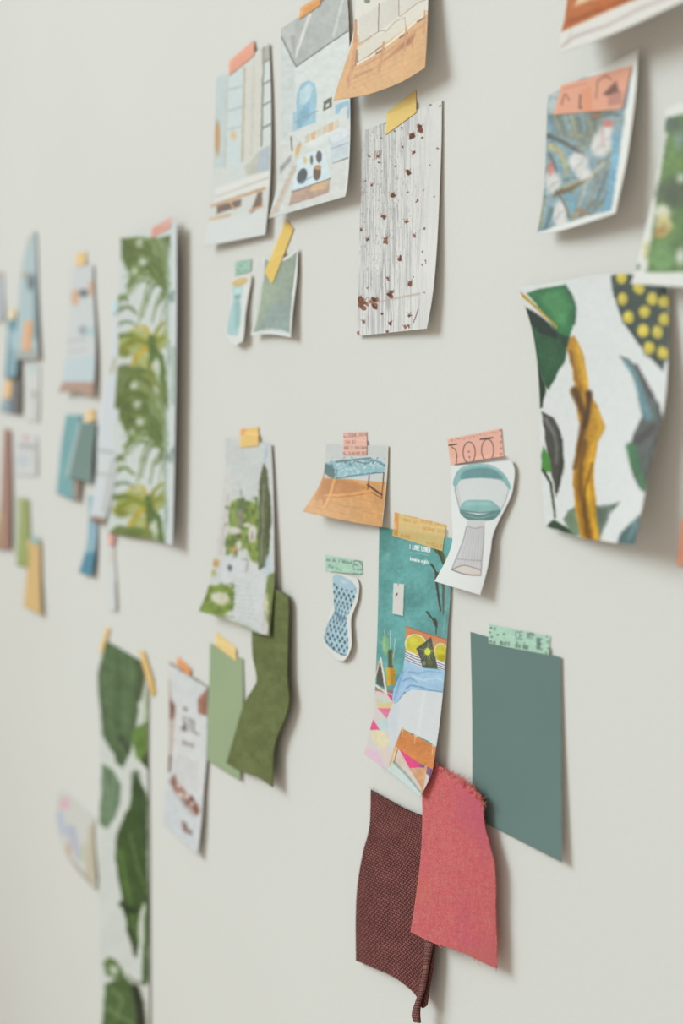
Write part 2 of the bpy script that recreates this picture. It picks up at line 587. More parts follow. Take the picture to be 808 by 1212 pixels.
# ------------------------------------------------------------------ group 1: prints at the top
def art_living(A):
    A.zoom(230, 0, 4.04)
    A.poly([(100, 375), (160, 350), (150, 800), (90, 800)], (192, 204, 206), 2)
    A.poly([(165, 365), (235, 325), (225, 780), (150, 800)], (203, 214, 216), 2)
    for y in (420, 520, 610):
        A.line([(162, y + 10), (232, y - 10)], 7, (172, 184, 186), soft=1.5)
    A.line([(240, 325), (228, 780)], 12, (186, 176, 156), soft=1.5)
    A.line([(160, 370), (145, 800)], 8, (196, 194, 184), soft=1.5)
    A.poly([(245, 330), (325, 240), (315, 700), (235, 780)], (211, 208, 201), 1.5)
    A.line([(285, 290), (272, 740)], 10, (200, 196, 187), soft=2.5)
    A.poly([(330, 225), (366, 205), (362, 700), (322, 700)], (208, 215, 215), 1.5)
    A.line([(332, 225), (320, 700)], 8, (128, 124, 106), soft=1.3)
    for y in (300, 405, 505, 612):
        A.line([(328, y), (368, y - 22)], 7, (120, 118, 106), soft=1.3)
    A.poly([(322, 235), (366, 205), (364, 285), (326, 305)], (160, 155, 138), 2, a=.7)
    A.ell(110, 660, 13, 84, (188, 148, 98), soft=2)
    A.ell(190, 648, 14, 22, (216, 186, 150), soft=3)
    A.poly([(240, 800), (300, 730), (355, 700), (355, 820), (250, 840)], (192, 190, 178), 3)
    A.poly([(310, 725), (362, 695), (360, 815), (298, 825)], (176, 187, 196), 3)
    A.poly([(165, 810), (235, 770), (230, 850), (165, 870)], (206, 212, 214), 3)
    A.poly([(100, 900), (360, 815), (358, 890), (95, 965)], (222, 222, 220), 3)
    A.line([(105, 940), (355, 850)], 8, (196, 190, 182), soft=2.5)
    A.line([(80, 985), (335, 900)], 13, (198, 160, 120), soft=1.5)
    A.poly([(105, 985), (225, 950), (222, 985), (105, 1022)], (122, 98, 82), 2)
    A.poly([(262, 1030), (302, 920), (326, 915), (322, 985)], (126, 98, 80), 2)
    A.line([(170, 960), (190, 1000)], 10, (205, 168, 128), soft=1.5)
    A.line([(75, 1048), (168, 1028)], 14, (206, 166, 126), soft=1.5)
    A.line([(262, 1010), (325, 985)], 10, (206, 166, 126), soft=1.5)
    A.poly([(45, 1060), (345, 1000), (340, 1140), (45, 1190)], (217, 219, 221), 6, a=.8)
    A.line([(366, 205), (375, 500), (370, 850), (342, 1125)], 7, (226, 226, 220), soft=1.5)


sheet('living', 'photo_clipping', 'tall pale living room photo with dark paned window, leftmost of the top prints', 'photo',
      [(256, 93), (253.5, 173), (248.5, 247), (241, 292)], [(318.5, 51), (321, 124), (320, 210), (314, 278)], art_living,
      lift=(1, 1.5, 12, 7), p=1.8, warp=0.6, tooth=0.06, base=1.2, bg=(209, 212, 209))


def art_loft(A):
    A.zoom(230, 0, 4.04)
    A.poly([(400, 145), (740, -80), (740, 150), (482, 318), (400, 160)], (176, 178, 176), 1.2)
    A.poly([(415, 140), (480, 95), (480, 280), (418, 180)], (186, 188, 186), 3)
    A.line([(552, 70), (482, 272)], 15, (214, 214, 211), soft=1.3)
    A.line([(712, -10), (664, 172)], 13, (196, 198, 196), soft=1.3)
    A.line([(470, 180), (480, 280)], 20, (150, 150, 146), 4, soft=3, a=.7)
    A.line([(417, 178), (485, 318)], 7, (112, 110, 102))
    A.line([(485, 318), (735, 146)], 6, (112, 110, 102))
    A.poly([(415, 200), (480, 320), (480, 620), (415, 670)], (202, 208, 208), 2)
    A.poly([(485, 622), (488, 450), (510, 400), (545, 383), (575, 398), (585, 450), (580, 585)], (152, 190, 208), 1.3)
    A.poly([(500, 500), (505, 430), (545, 400), (565, 420), (545, 500)], (186, 212, 222), 2)
    A.poly([(490, 560), (550, 470), (555, 560), (495, 620)], (132, 178, 202), 2)
    A.poly([(470, 540), (486, 530), (486, 625), (470, 630)], (150, 190, 208), 1.5, a=.8)
    A.line([(480, 585), (590, 530)], 4, (140, 150, 152), soft=1)
    A.poly([(616, 485), (657, 462), (657, 512), (616, 530)], (92, 98, 76))
    A.poly([(628, 500), (645, 490), (645, 508), (628, 516)], (205, 205, 200))
    A.poly([(672, 505), (748, 475), (748, 560), (730, 570), (728, 510), (700, 520), (690, 545), (674, 545)], (150, 190, 212), 1.3)
    for i in range(6):
        x, y = 528 + i * 28, 652 - i * 14
        A.poly([(x, y), (x + 24, y - 16), (x + 24, y + 26), (x, y + 40)], [(204, 194, 174), (214, 172, 128), (206, 200, 186)][i % 3], 1.5)
    A.poly([(520, 690), (690, 610), (700, 640), (525, 720)], (220, 222, 222), 2)
    A.poly([(640, 650), (742, 615), (742, 740), (660, 782)], (198, 208, 217), 1.5)
    A.poly([(640, 650), (720, 610), (742, 640), (665, 690)], (214, 220, 224), 1.5)
    A.line([(660, 782), (745, 750)], 7, (135, 130, 122), soft=1.3)
    A.line([(655, 712), (742, 680)], 4, (160, 165, 170))
    A.poly([(415, 690), (520, 690), (650, 780), (720, 770), (715, 950), (430, 1005), (400, 860)], (207, 208, 204), 3, a=.7)
    A.poly([(408, 800), (465, 740), (462, 765), (410, 830)], (150, 152, 152), 3)
    A.poly([(355, 1045), (470, 790), (492, 795), (450, 900), (400, 1015)], (196, 190, 182), 2)
    A.line([(490, 790), (360, 1040)], 5, (205, 170, 135), soft=1.2)
    A.poly([(452, 985), (468, 915), (648, 852), (642, 922)], (182, 152, 136), 1.2)
    A.poly([(550, 915), (560, 884), (642, 858), (632, 902)], (208, 172, 132), 1.2)
    A.poly([(466, 916), (500, 742), (620, 706), (650, 852)], (208, 222, 230), 1.2)
    A.line([(466, 918), (650, 853)], 6, (120, 115, 110))
    A.ell(515, 842, 23, 38, (76, 80, 82), .2)
    A.ell(585, 826, 19, 36, (112, 86, 66), .1)
    A.ell(590, 800, 17, 12, (196, 150, 100))
    A.ell(596, 750, 14, 28, (100, 86, 86))
    A.ell(560, 765, 7, 22, (110, 100, 86))
    A.ell(528, 765, 10, 20, (214, 190, 130), soft=2)
    A.line([(500, 880), (560, 845)], 5, (120, 150, 190))
    A.ell(495, 715, 10, 36, (206, 172, 112), .3, soft=1.5)
    A.line([(462, 655), (465, 720)], 8, (118, 108, 98))
    A.grain(5, 4, .05, 2)
    A.line([(735, -20), (741, 146), (745, 600), (737, 850), (722, 940)], 6, (228, 228, 224))


sheet('loft', 'photo_clipping', 'white loft lounge photo with grey rafters and a blue arched window', 'photo',
      [(332.7, 33.4), (332, 124), (330, 205), (318, 258.6)], [(410, -16), (413, 37), (414.4, 148.5), (412, 210), (408.5, 232.7)], art_loft,
      lift=(.6, 2, 13, 14), p=1.8, warp=0.6, tooth=0.06, base=1.6, bg=(212, 216, 215), den=1.1)


def art_sofa(A):
    A.zoom(380, 0, 5.05)
    A.poly([(200, 210), (160, 330), (60, 620), (320, 560), (640, 420), (640, 60), (560, 100), (400, 230)], (215, 166, 108))
    for k in range(6):
        A.line([(110 + 20 * k, 560 - k * 34), (650, 330 - k * 40)], 3, (200, 146, 88), soft=1.4, a=.6)
    A.poly([(205, 450), (330, 400), (450, 290), (560, 190), (545, 250), (430, 330), (300, 420), (190, 470)], (186, 124, 70), 3)
    A.poly([(470, 270), (560, 205), (540, 255), (480, 290)], (170, 108, 58), 3)
    A.poly([(150, 470), (190, 380), (200, 400), (160, 500)], (186, 128, 78), 2)
    A.poly([(222, 110), (345, 30), (342, 192), (228, 268)], (208, 203, 192), 1.5)
    A.poly([(350, 28), (462, -40), (462, 100), (350, 182)], (206, 201, 190), 1.5)
    A.poly([(467, -40), (620, -120), (580, 20), (470, 92)], (210, 205, 195), 1.5)
    A.line([(346, 20), (341, 190)], 7, (150, 120, 92))
    A.line([(464, -40), (464, 95)], 6, (166, 138, 110))
    A.line([(225, 262), (345, 190), (380, 185)], 5, (160, 140, 118))
    A.poly([(218, 285), (300, 225), (385, 190), (440, 130), (500, 105), (506, 168), (372, 265), (226, 372), (215, 330)], (214, 206, 193), 1.2)
    A.poly([(465, 100), (560, 20), (622, -10), (626, 68), (512, 160), (500, 110)], (216, 209, 197), 1.2)
    A.line([(385, 190), (440, 130), (500, 105), (506, 160)], 4, (172, 150, 122))
    A.line([(470, 100), (575, 18), (622, 0)], 5, (172, 150, 122))
    A.line([(222, 320), (224, 372), (372, 268)], 5, (130, 96, 64), soft=1.2)
    A.line([(212, 385), (372, 285), (626, 78)], 13, (226, 217, 203))
    A.line([(205, 418), (372, 325), (626, 135)], 12, (206, 146, 94))
    for x, y in ((330, 320), (470, 225), (575, 130)):
        A.line([(x, y), (x + 45, y - 28)], 9, (120, 84, 56), soft=1.4)
    A.line([(203, 125), (203, 250)], 23, (192, 134, 84))
    A.line([(205, 260), (160, 530)], 17, (206, 146, 92), 12)
    A.line([(212, 300), (204, 390)], 12, (170, 112, 64))
    for a, b, w in (((374, 255), (346, 422), 15), ((508, 168), (497, 305), 11), ((618, 62), (615, 200), 9)):
        A.line([a, b], w, (202, 142, 88))
    A.line([(536, 230), (548, 290)], 5, (190, 130, 80))
    A.ell(275, 5, 18, 14, (110, 125, 105))
    A.line([(205, -60), (190, 200), (140, 370), (66, 606)], 9, (226, 220, 208), 4)


sheet('sofa', 'photo_clipping', 'photo of a cream bamboo sofa on an orange wood floor, curling over the loft photo', 'photo',
      [(424, -30), (420.6, 0), (417.6, 40), (407.7, 73), (394, 118.8)], [(509, -60), (506.7, 0), (504.7, 49.5), (502.8, 80)], art_sofa,
      B=[(394, 118.8), (435, 112), (475, 97), (502.8, 80)], lift=(3, 3, 18, 16), p=1.5, warp=0.3, tooth=0.045, base=5, bg=(217, 212, 202), den=1.3)


def art_speckled(A):
    A.zoom(400, 100, 3.907)
    A.c *= vnoise(A.X, A.Y, 60, 90, 9)[:, None] * .03 + .98
    A.veil(0.9, 26, (172, 172, 176), .52, .9, .85, 1, lambda x, y: np.clip((516 - x) / 55, .1, 1))
    A.veil(1.4, 40, (186, 184, 184), .5, .85, .7, 2, lambda x, y: np.clip((520 - x) / 70, 0, 1))
    A.veil(0.8, 3.2, (150, 148, 152), .74, .95, .75, 3, lambda x, y: np.clip((512 - x) / 60, .1, 1) * np.clip(1.2 - abs(y - 230) / 160, .2, 1))
    rnd = random.Random(5)
    for i in range(26):
        x = 112 + i * 13.5 + rnd.uniform(-3, 3)
        y0 = rnd.uniform(200, 520) - i * 4
        A.line([(x + 8, y0), (x, y0 + rnd.uniform(250, 600))], 2.2, (160, 160, 164), soft=1, a=rnd.uniform(.25, .6) * max(.25, 1 - i / 32))
    A.line([(180, 1005), (375, 968)], 8, (196, 170, 160), soft=2, a=.7)
    spots = [(430, 95, 8), (472, 102, 6), (380, 205, 18), (340, 240, 18), (390, 245, 7), (298, 288, 7), (350, 318, 11), (458, 295, 7), (145, 335, 8), (185, 335, 10),
             (265, 377, 6), (425, 372, 4), (325, 408, 14), (158, 465, 9), (125, 445, 5), (322, 500, 5), (392, 490, 4), (253, 512, 13), (446, 518, 5), (365, 538, 8), (210, 612, 12),
             (317, 635, 11), (396, 667, 6), (105, 672, 10), (135, 715, 10), (222, 720, 15), (353, 697, 9), (390, 772, 7), (282, 803, 13), (405, 818, 8), (388, 835, 5), (232, 900, 10),
             (332, 918, 14), (400, 962, 4), (245, 970, 18), (118, 1015, 26), (166, 1010, 25), (100, 990, 14), (202, 1060, 8), (330, 1065, 11), (118, 1097, 9), (243, 1107, 12),
             (307, 1122, 10), (328, 1118, 9), (230, 1145, 9), (93, 1152, 10), (200, 250, 6), (220, 182, 6), (260, 217, 6), (295, 200, 6), (190, 360, 7), (350, 890, 4), (136, 940, 6)]
    for x, y, r in spots:
        dark = (112, 72, 56) if r not in (18, 14, 15) else (122, 96, 64)
        for k in range(4 if r < 12 else 9):
            a = rnd.uniform(0, 6.28)
            d = rnd.uniform(.2, .75) * r
            A.ell(x + d * math.cos(a), y + d * 1.2 * math.sin(a), r * rnd.uniform(.25, .5), r * rnd.uniform(.3, .6),
                  rnd.choice([dark, (134, 88, 70), (96, 64, 54), (158, 112, 92)]), rnd.uniform(0, 3), soft=.9, a=.9)
        if r > 8:
            A.line([(x - r, y - r), (x, y)], 3, (170, 110, 96), a=.7)
            A.line([(x + r * .6, y - r * 1.2), (x, y)], 3, (120, 80, 66), a=.7)
    for k in range(6):
        A.line([(370 - k * 4, 1040 + k * 11), (368 - k * 4, 1046 + k * 11)], 4, (110, 80, 80))
    for k in range(4):
        A.line([(172 + k * 9, 310 - k * 2), (168 + k * 9, 350 - k * 6)], 4, (140, 110, 96), a=.8)


sheet('speckled', 'pattern_print', 'white rustic board print speckled with brown flecks, under a yellow tape', 'print',
      [(429.4, 155), (427, 202), (424.8, 305), (422, 398)], [(522.8, 118), (522, 177), (517.7, 279), (512.6, 343), (505, 389)], art_speckled,
      lift=(.6, 1.2, 4, 11), p=1.8, warp=0.5, tooth=0.03, base=.6, bg=(224, 224, 223), den=1.7, mat=M_MATT)


def art_wood(A):
    A.zoom(620, 0, 4.04)
    A.poly([(170, 155), (215, -60), (900, -300), (900, -160), (520, 0)], (192, 112, 60), 3)
    A.poly([(240, 30), (270, -40), (600, -180), (400, -30)], (224, 196, 160), 4)
    A.poly([(215, 95), (500, -15), (540, -10), (210, 115)], (168, 92, 46), 4)
    A.line([(182, 222), (240, 175), (400, 120), (545, 45), (700, -20), (900, -120)], 14, (182, 166, 166), soft=4, a=.75)
    A.line([(205, 205), (225, 150)], 6, (190, 172, 168), soft=3, a=.6)


sheet('wood_photo', 'photo_clipping', 'cropped print with an orange wood scene above a white margin, top right corner', 'photo',
      [(673, -20), (668, 20), (662.5, 45), (663, 63)], [(850, -90), (850, -60), (848, -30), (845, -13)], art_wood,
      B=[(663, 63), (730, 38), (808, 2), (845, -13)], lift=(8, 8, 30, 34), p=1.3, warp=0.4, tooth=0.06, base=3, bg=(224, 221, 217), den=.6)


def art_tropic(A):
    A.zoom(620, 0, 4.04)
    base = [(105, 470), (165, 395), (520, 320), (470, 640), (418, 1005), (300, 1035), (58, 1115), (95, 900)]
    A.poly(base, (132, 158, 168), 1.5)
    r = random.Random(9)
    for k in range(60):
        x, y = r.uniform(105, 450), r.uniform(540, 1060)
        c = r.choice([(112, 120, 110), (142, 138, 112), (104, 128, 140), (150, 168, 174), (122, 116, 96), (116, 158, 184)])
        a = r.uniform(-.5, .9)
        A.line([(x, y), (x + 70 * math.cos(a), y + 90 * math.sin(a) - 30)], r.uniform(10, 24), c, 5, soft=3, a=.75)
    A.poly([(118, 520), (200, 540), (330, 560), (345, 640), (300, 700), (200, 660), (130, 620)], (118, 126, 112), 6, a=.8)
    for k in range(8):
        A.line([(140 + k * 28, 545 + k * 4), (180 + k * 24, 650 + k * 6)], 12, [(160, 154, 118), (96, 110, 106), (132, 166, 184)][k % 3], 5, soft=2.5, a=.9)
    for a, b, c, w, col in (((120, 560), (145, 640), (115, 720), 16, (92, 132, 156)), ((118, 650), (200, 690), (290, 745), 26, (88, 88, 80)), ((128, 700), (180, 740), (205, 830), 30, (176, 166, 116)),
                            ((230, 640), (330, 660), (348, 600), 24, (142, 142, 118)), ((330, 560), (400, 540), (450, 550), 40, (104, 112, 102)), ((150, 925), (230, 895), (340, 835), 34, (112, 98, 66)),
                            ((170, 900), (260, 870), (300, 850), 10, (178, 156, 100)), ((120, 740), (150, 800), (140, 850), 20, (98, 110, 104))):
        A.line([a, b, c], w, col, w * .45, soft=3)
    A.ell(345, 545, 20, 30, (132, 100, 64), soft=3)
    for x, y, rx, ry in ((370, 690, 48, 62), (388, 640, 34, 48), (260, 775, 50, 44), (285, 830, 40, 30), (140, 880, 32, 48), (125, 850, 25, 36), (168, 1010, 32, 50), (180, 1060, 28, 34)):
        A.ell(x, y, rx, ry, (208, 206, 204), .3, soft=5)
    for x, y in ((375, 680), (262, 790), (140, 880), (172, 1020), (345, 720), (285, 760)):
        A.line([(x - 18, y + 24), (x, y - 4), (x + 26, y - 16)], 7, (178, 174, 174), soft=2.5)
    A.ell(398, 592, 26, 17, (206, 110, 92), soft=3)
    A.line([(380, 590), (372, 650), (380, 700)], 9, (196, 150, 142), soft=3)
    A.ell(126, 805, 13, 30, (206, 116, 100), soft=3)
    A.line([(442, 650), (428, 820), (395, 1005)], 30, (116, 168, 194), soft=3)
    A.line([(405, 780), (340, 890), (290, 1030)], 26, (140, 142, 136), 14, soft=3)
    A.line([(375, 780), (300, 880), (250, 1030)], 16, (186, 178, 160), 8, soft=3)
    A.line([(400, 820), (360, 930), (330, 1020)], 10, (96, 102, 98), 6, soft=3)
    A.line([(210, 930), (238, 1000), (228, 1050)], 22, (110, 168, 190), 12, soft=3)
    A.line([(130, 1000), (112, 1060), (90, 1105)], 24, (92, 116, 120), 12, soft=3)
    A.line([(100, 940), (85, 1020), (72, 1095)], 14, (140, 136, 96), 8, soft=3)
    A.line([(155, 920), (190, 970), (215, 1040)], 12, (98, 96, 78), 8, soft=3)
    A.line([(235, 1040), (260, 1000), (285, 1030)], 18, (170, 134, 86), soft=3)
    A.line([(112, 490), (135, 465), (165, 470)], 11, (84, 120, 138), soft=2)
    A.grain(4, 6, .08, 3)
    A.straight()
    A.poly([(520, 318), (560, 225), (560, 600), (450, 1030), (420, 1010), (472, 640)], (224, 224, 220), 1.5)
    A.poly([(170, 396), (548, 232), (560, 250), (520, 322)], (222, 221, 217), 1.5)
    A.poly([(58, 1115), (300, 1037), (420, 1006), (450, 1030), (300, 1090), (60, 1140)], (222, 223, 220), 1.5)
    A.poly([(108, 472), (168, 396), (160, 540), (120, 545)], (206, 208, 204), 2, a=.6)


sheet('tropic', 'fabric_print', 'blue tropical flower print with white blossoms and white margin, wide coral tape on top', 'print',
      [(648.5, 113), (647, 140), (645, 200), (641, 245), (635, 277)], [(755, 58), (752, 110), (743, 180), (735, 220), (728, 252.5)], art_tropic,
      B=[(635, 277), (660, 274), (700, 262), (728, 252.5)], lift=(1, 6, 12, 20), p=1.3, warp=1.3, tooth=0.1, base=1.2, bg=(222, 222, 218), den=.9)


# ------------------------------------------------------------------ group 2: the large leaf prints at the right
def art_big_leaves(A):
    A.zoom(600, 310, 3.274)
    A.poly([(72, 120), (150, 100), (222, 90), (258, 150), (262, 230), (240, 292), (200, 282), (110, 160)], (62, 128, 80), 1.5)
    A.poly([(120, 130), (200, 110), (240, 170), (230, 250), (190, 235)], (86, 148, 98), 6)
    A.line([(225, 92), (260, 160), (258, 240)], 10, (44, 92, 58), soft=3)
    A.poly([(64, 172), (130, 215), (195, 275), (240, 290), (225, 385), (190, 440), (160, 497), (148, 480), (120, 400), (95, 280)], (56, 98, 68), 1.5)
    A.poly([(64, 172), (130, 210), (198, 272), (190, 300), (120, 270), (80, 230)], (46, 60, 50), 3)
    for k in range(5):
        A.line([(110 + k * 18, 260 + k * 16), (150 + k * 12, 450 - k * 14)], 5, (76, 118, 86), soft=2, a=.7)
    A.poly([(200, 285), (240, 290), (238, 330), (215, 320)], (40, 70, 50), 3, a=.8)
    A.line([(52, 125), (100, 165), (190, 252)], 13, (196, 158, 42), 7, soft=1.5)
    A.poly([(114, 380), (150, 490), (138, 565), (122, 570), (116, 480)], (54, 74, 56), 1.5)
    stem = [(240, 295), (258, 285), (275, 310), (298, 370), (315, 490), (350, 560), (380, 640), (352, 700), (335, 800), (342, 920), (362, 1085), (285, 1068), (262, 950), (253, 830), (270, 700), (288, 650), (270, 590), (262, 500), (252, 400), (234, 345)]
    A.poly(stem, (198, 152, 34), 1.5)
    A.line([(262, 500), (300, 600), (285, 700), (262, 800)], 34, (112, 80, 38), 14, soft=5)
    A.line([(318, 510), (316, 560), (300, 640)], 26, (92, 66, 40), 12, soft=4)
    A.line([(246, 350), (262, 420), (285, 500)], 14, (152, 110, 38), 10, soft=4)
    A.line([(300, 700), (282, 860), (320, 1070)], 26, (132, 96, 38), 22, soft=5)
    A.line([(345, 580), (365, 640), (330, 720), (320, 800)], 16, (220, 178, 48), 8, soft=4)
    A.line([(270, 330), (295, 420), (308, 490)], 12, (224, 184, 40), 8, soft=4)
    A.line([(310, 860), (325, 960), (345, 1070)], 11, (222, 180, 50), 9, soft=4)
    A.line([(330, 780), (300, 900), (305, 1060)], 5, (104, 76, 34), soft=2.5)
    A.line([(262, 830), (275, 930), (295, 1060)], 8, (168, 122, 36), soft=3)
    A.poly([(132, 580), (182, 606), (214, 680), (218, 780), (190, 912), (178, 850), (160, 760), (146, 680)], (92, 90, 86), 1.5)
    A.line([(150, 610), (185, 680), (192, 780)], 12, (140, 140, 138), 5, soft=4)
    A.line([(210, 690), (212, 790), (192, 890)], 10, (66, 66, 60), soft=3)
    A.poly([(140, 712), (166, 760), (174, 818), (130, 812), (132, 750)], (94, 152, 80), 1.5)
    A.line([(136, 808), (168, 860), (186, 990)], 13, (70, 82, 62), 8, soft=1.5)
    A.poly([(155, 1022), (180, 998), (230, 1028), (275, 1062), (230, 1052)], (66, 86, 66), 2)
    A.poly([(216, 1000), (235, 965), (262, 950), (285, 1066), (250, 1050)], (128, 148, 124), 2)
    A.poly([(342, 945), (380, 945), (438, 930), (398, 980), (372, 1040), (358, 1075)], (108, 124, 110), 2)
    A.line([(360, 950), (400, 955), (370, 1030)], 10, (150, 152, 150), 6, soft=4)
    A.poly([(425, 1090), (440, 1050), (480, 1010), (530, 965), (520, 1020), (500, 1098)], (96, 122, 122), 2)
    A.line([(500, 1000), (470, 1080)], 12, (126, 152, 160), 5, soft=4)
    A.poly([(432, 362), (470, 375), (500, 405), (535, 475), (590, 548), (602, 640), (585, 700), (560, 735), (545, 880), (525, 892), (488, 835), (468, 740), (490, 660), (522, 600), (515, 540), (495, 460), (465, 395)], (108, 112, 110), 1.5)
    A.line([(462, 385), (500, 440), (525, 540), (545, 600)], 20, (112, 146, 154), 34, soft=5)
    A.line([(480, 720), (500, 800), (530, 875)], 40, (88, 134, 98), 22, soft=5)
    A.line([(505, 690), (545, 660), (565, 640)], 34, (92, 84, 80), 24, soft=6)
    A.line([(585, 560), (595, 640), (560, 730), (545, 850)], 12, (80, 84, 76), soft=3)
    A.line([(500, 405), (560, 520)], 12, (92, 82, 80), 16, soft=4)
    A.poly([(400, 55), (470, 40), (620, 100), (628, 300), (605, 425), (560, 378), (500, 310), (440, 215), (412, 130)], (74, 84, 78), 2)
    A.grain(3, 5, .02, 4)
    for x, y in ((447, 143), (443, 60), (510, 100), (562, 143), (531, 194), (470, 215), (606, 155), (608, 222), (526, 266), (583, 273), (550, 334), (603, 352)):
        A.ell(x + 3, y + 3, 29, 33, (62, 66, 58), soft=3, a=.5)
        A.ell(x, y, 22, 26, (204, 188, 64), soft=2.5)
        A.ell(x - 4, y - 6, 9, 11, (220, 206, 96), soft=3)


_big = art_big_leaves


def art_big_leaves(A):
    _big(A)
    A.c[:] = 255 * (A.c / 255) ** 1.12 * 1.012


sheet('big_leaves', 'botanical_print', 'white botanical print with a tall yellow stem, dark leaves and yellow dotted fruit', 'print',
      [(613.7, 340.5), (630.5, 395.5), (638, 463), (640, 554), (645, 624)], [(792, 330), (790, 438), (784, 493), (772, 539), (764, 579), (751, 646.5)], art_big_leaves,
      T=[(613.7, 340.5), (668, 332), (725, 324), (792, 330)], B=[(645, 624), (676, 634), (710, 640), (751, 646.5)],
      lift=(2, 2, 6, 30), p=1.3, warp=0.9, tooth=0.08, base=1.5, bg=(219, 221, 222), den=.9)


def art_leafy(A):
    A.zoom(740, 120, 5.27)
    A.poly([(240, 180), (255, 105), (900, -60), (900, 1050), (130, 1068), (190, 650), (235, 320)], (98, 128, 64), 3)
    A.ell(300, 570, 110, 90, (82, 92, 60), soft=10)
    A.ell(290, 150, 55, 42, (92, 106, 90), soft=8)
    A.ell(340, 240, 28, 48, (126, 150, 142), soft=8)
    A.ell(300, 400, 60, 60, (108, 138, 62), soft=8)
    A.poly([(228, 190), (262, 200), (240, 320), (215, 330)], (210, 212, 206), 4)
    A.ell(230, 695, 52, 46, (206, 206, 188), soft=6)
    A.ell(232, 770, 52, 62, (202, 192, 132), soft=6)
    A.ell(220, 815, 46, 26, (172, 136, 70), -.5, soft=6)
    A.ell(230, 970, 80, 88, (110, 146, 86), .4, soft=6)
    A.ell(345, 965, 26, 52, (206, 210, 202), soft=6)
    A.ell(345, 480, 26, 30, (192, 202, 184), soft=6)
    A.ell(128, 930, 16, 42, (192, 182, 104), soft=5)
    A.ell(76, 1036, 14, 18, (112, 126, 106), soft=4)
    A.line([(180, 700), (150, 880), (130, 1060)], 14, (170, 180, 150), soft=5, a=.6)
    for x, y, c in ((450, 200, (86, 110, 60)), (520, 480, (120, 150, 76)), (460, 760, (78, 100, 56)), (560, 900, (128, 154, 90))):
        A.ell(x, y, 70, 90, c, .5, soft=8)


sheet('leafy', 'botanical_print', 'white edged print of green foliage and a pale flower, cut by the right frame edge', 'print',
      [(788, 128), (783, 177), (768, 253), (752, 318), (745.7, 336)], [(862, 100), (862, 180), (860, 250), (856, 320), (852, 343)], art_leafy,
      lift=(8, 8, 16, 18), p=1.3, warp=1.2, tooth=0.14, base=5, bg=(222, 223, 219), den=.7)


# ------------------------------------------------------------------ group 3: centre
def art_bench(A):
    A.zoom(350, 500, 6.215)
    A.poly([(190, 405), (420, 418), (664, 442), (640, 790), (40, 670), (165, 480)], (214, 162, 104))
    for a, b in (((150, 560), (640, 690)), ((120, 620), (400, 680)), ((170, 500), (650, 600)), ((330, 610), (640, 650))):
        A.line([a, b], 4, (190, 136, 84), soft=1.2, a=.6)
    A.poly([(185, 410), (420, 430), (540, 480), (420, 520), (200, 545), (150, 560)], (192, 132, 80), 4, a=.8)
    A.line([(215, 360), (190, 440), (150, 570)], 10, (206, 148, 92), 14)
    A.poly([(205, 335), (212, 300), (260, 288), (350, 270), (450, 262), (540, 258), (620, 275), (658, 300), (660, 345), (640, 372), (470, 395), (340, 415), (285, 420), (240, 395), (210, 372)], (152, 188, 198), 1)
    A.poly([(205, 335), (215, 300), (268, 318), (290, 350), (286, 420), (240, 396), (210, 372)], (104, 132, 132), 1.2)
    A.veil(2.2, 1.6, (200, 220, 226), .55, .8, .8, 5, lambda x, y: ((y < 566) & (y > 541) & (x > 396) & (x < 456)) * 1.0 * (y < 566 - (x - 396) * .12))
    A.veil(1.6, 1.6, (98, 120, 128), .72, .9, .8, 6, lambda x, y: ((y < 552) & (y > 541) & (x > 390) & (x < 456)) * 1.0)
    A.line([(300, 290), (420, 275), (545, 262)], 12, (116, 124, 126), 6, soft=1.2)
    A.line([(430, 285), (520, 300), (560, 275)], 7, (110, 122, 128), 4)
    for k in range(26):
        t = k / 25
        A.ell(292 + 350 * t, 414 - 46 * t - 8 * math.sin(t * 3.1), 4.5, 4.5, (70, 92, 100), soft=.7)
    for k in range(8):
        A.ell(300 + 4 * math.sin(k), 345 + k * 9, 3.5, 3.5, (90, 104, 104), soft=.7)
    for k in range(9):
        A.ell(575 + k * 10, 275 + k * 5, 4, 4, (90, 108, 116), soft=.7)
    A.line([(540, 392), (528, 490)], 9, (128, 84, 54))
    A.line([(648, 370), (630, 562)], 9, (140, 92, 60))
    A.line([(200, 545), (400, 532), (565, 502)], 26, (226, 162, 98))
    A.line([(200, 553), (400, 542), (560, 514)], 8, (196, 132, 76))
    A.line([(526, 458), (632, 532)], 15, (112, 72, 46))
    A.line([(560, 515), (630, 560)], 7, (150, 100, 62))
    A.line([(185, 540), (210, 570), (205, 615)], 34, (206, 142, 88), 16)
    A.line([(284, 420), (240, 560), (204, 622)], 17, (232, 174, 104), 13)
    A.line([(50, 655), (230, 690)], 5, (180, 128, 84), soft=1.5, a=.5)
    A.line([(672, 175), (672, 350), (652, 600), (634, 772)], 5, (232, 216, 190))


sheet('bench', 'photo_clipping', 'photo of a blue upholstered bench on golden floorboards, curled at lower left', 'photo',
      [(386, 525.4), (384.6, 543), (383, 559.5), (376.5, 577), (358, 605.4)], [(459.5, 528), (458.5, 556), (455, 596.5), (451.7, 624)], art_bench,
      B=[(358, 605.4), (382, 611), (414, 617.5), (451.7, 624)], lift=(.2, .7, 20, 7), p=1.9, warp=0.4, tooth=0.05, base=.8, bg=(205, 208, 208), den=2.2)


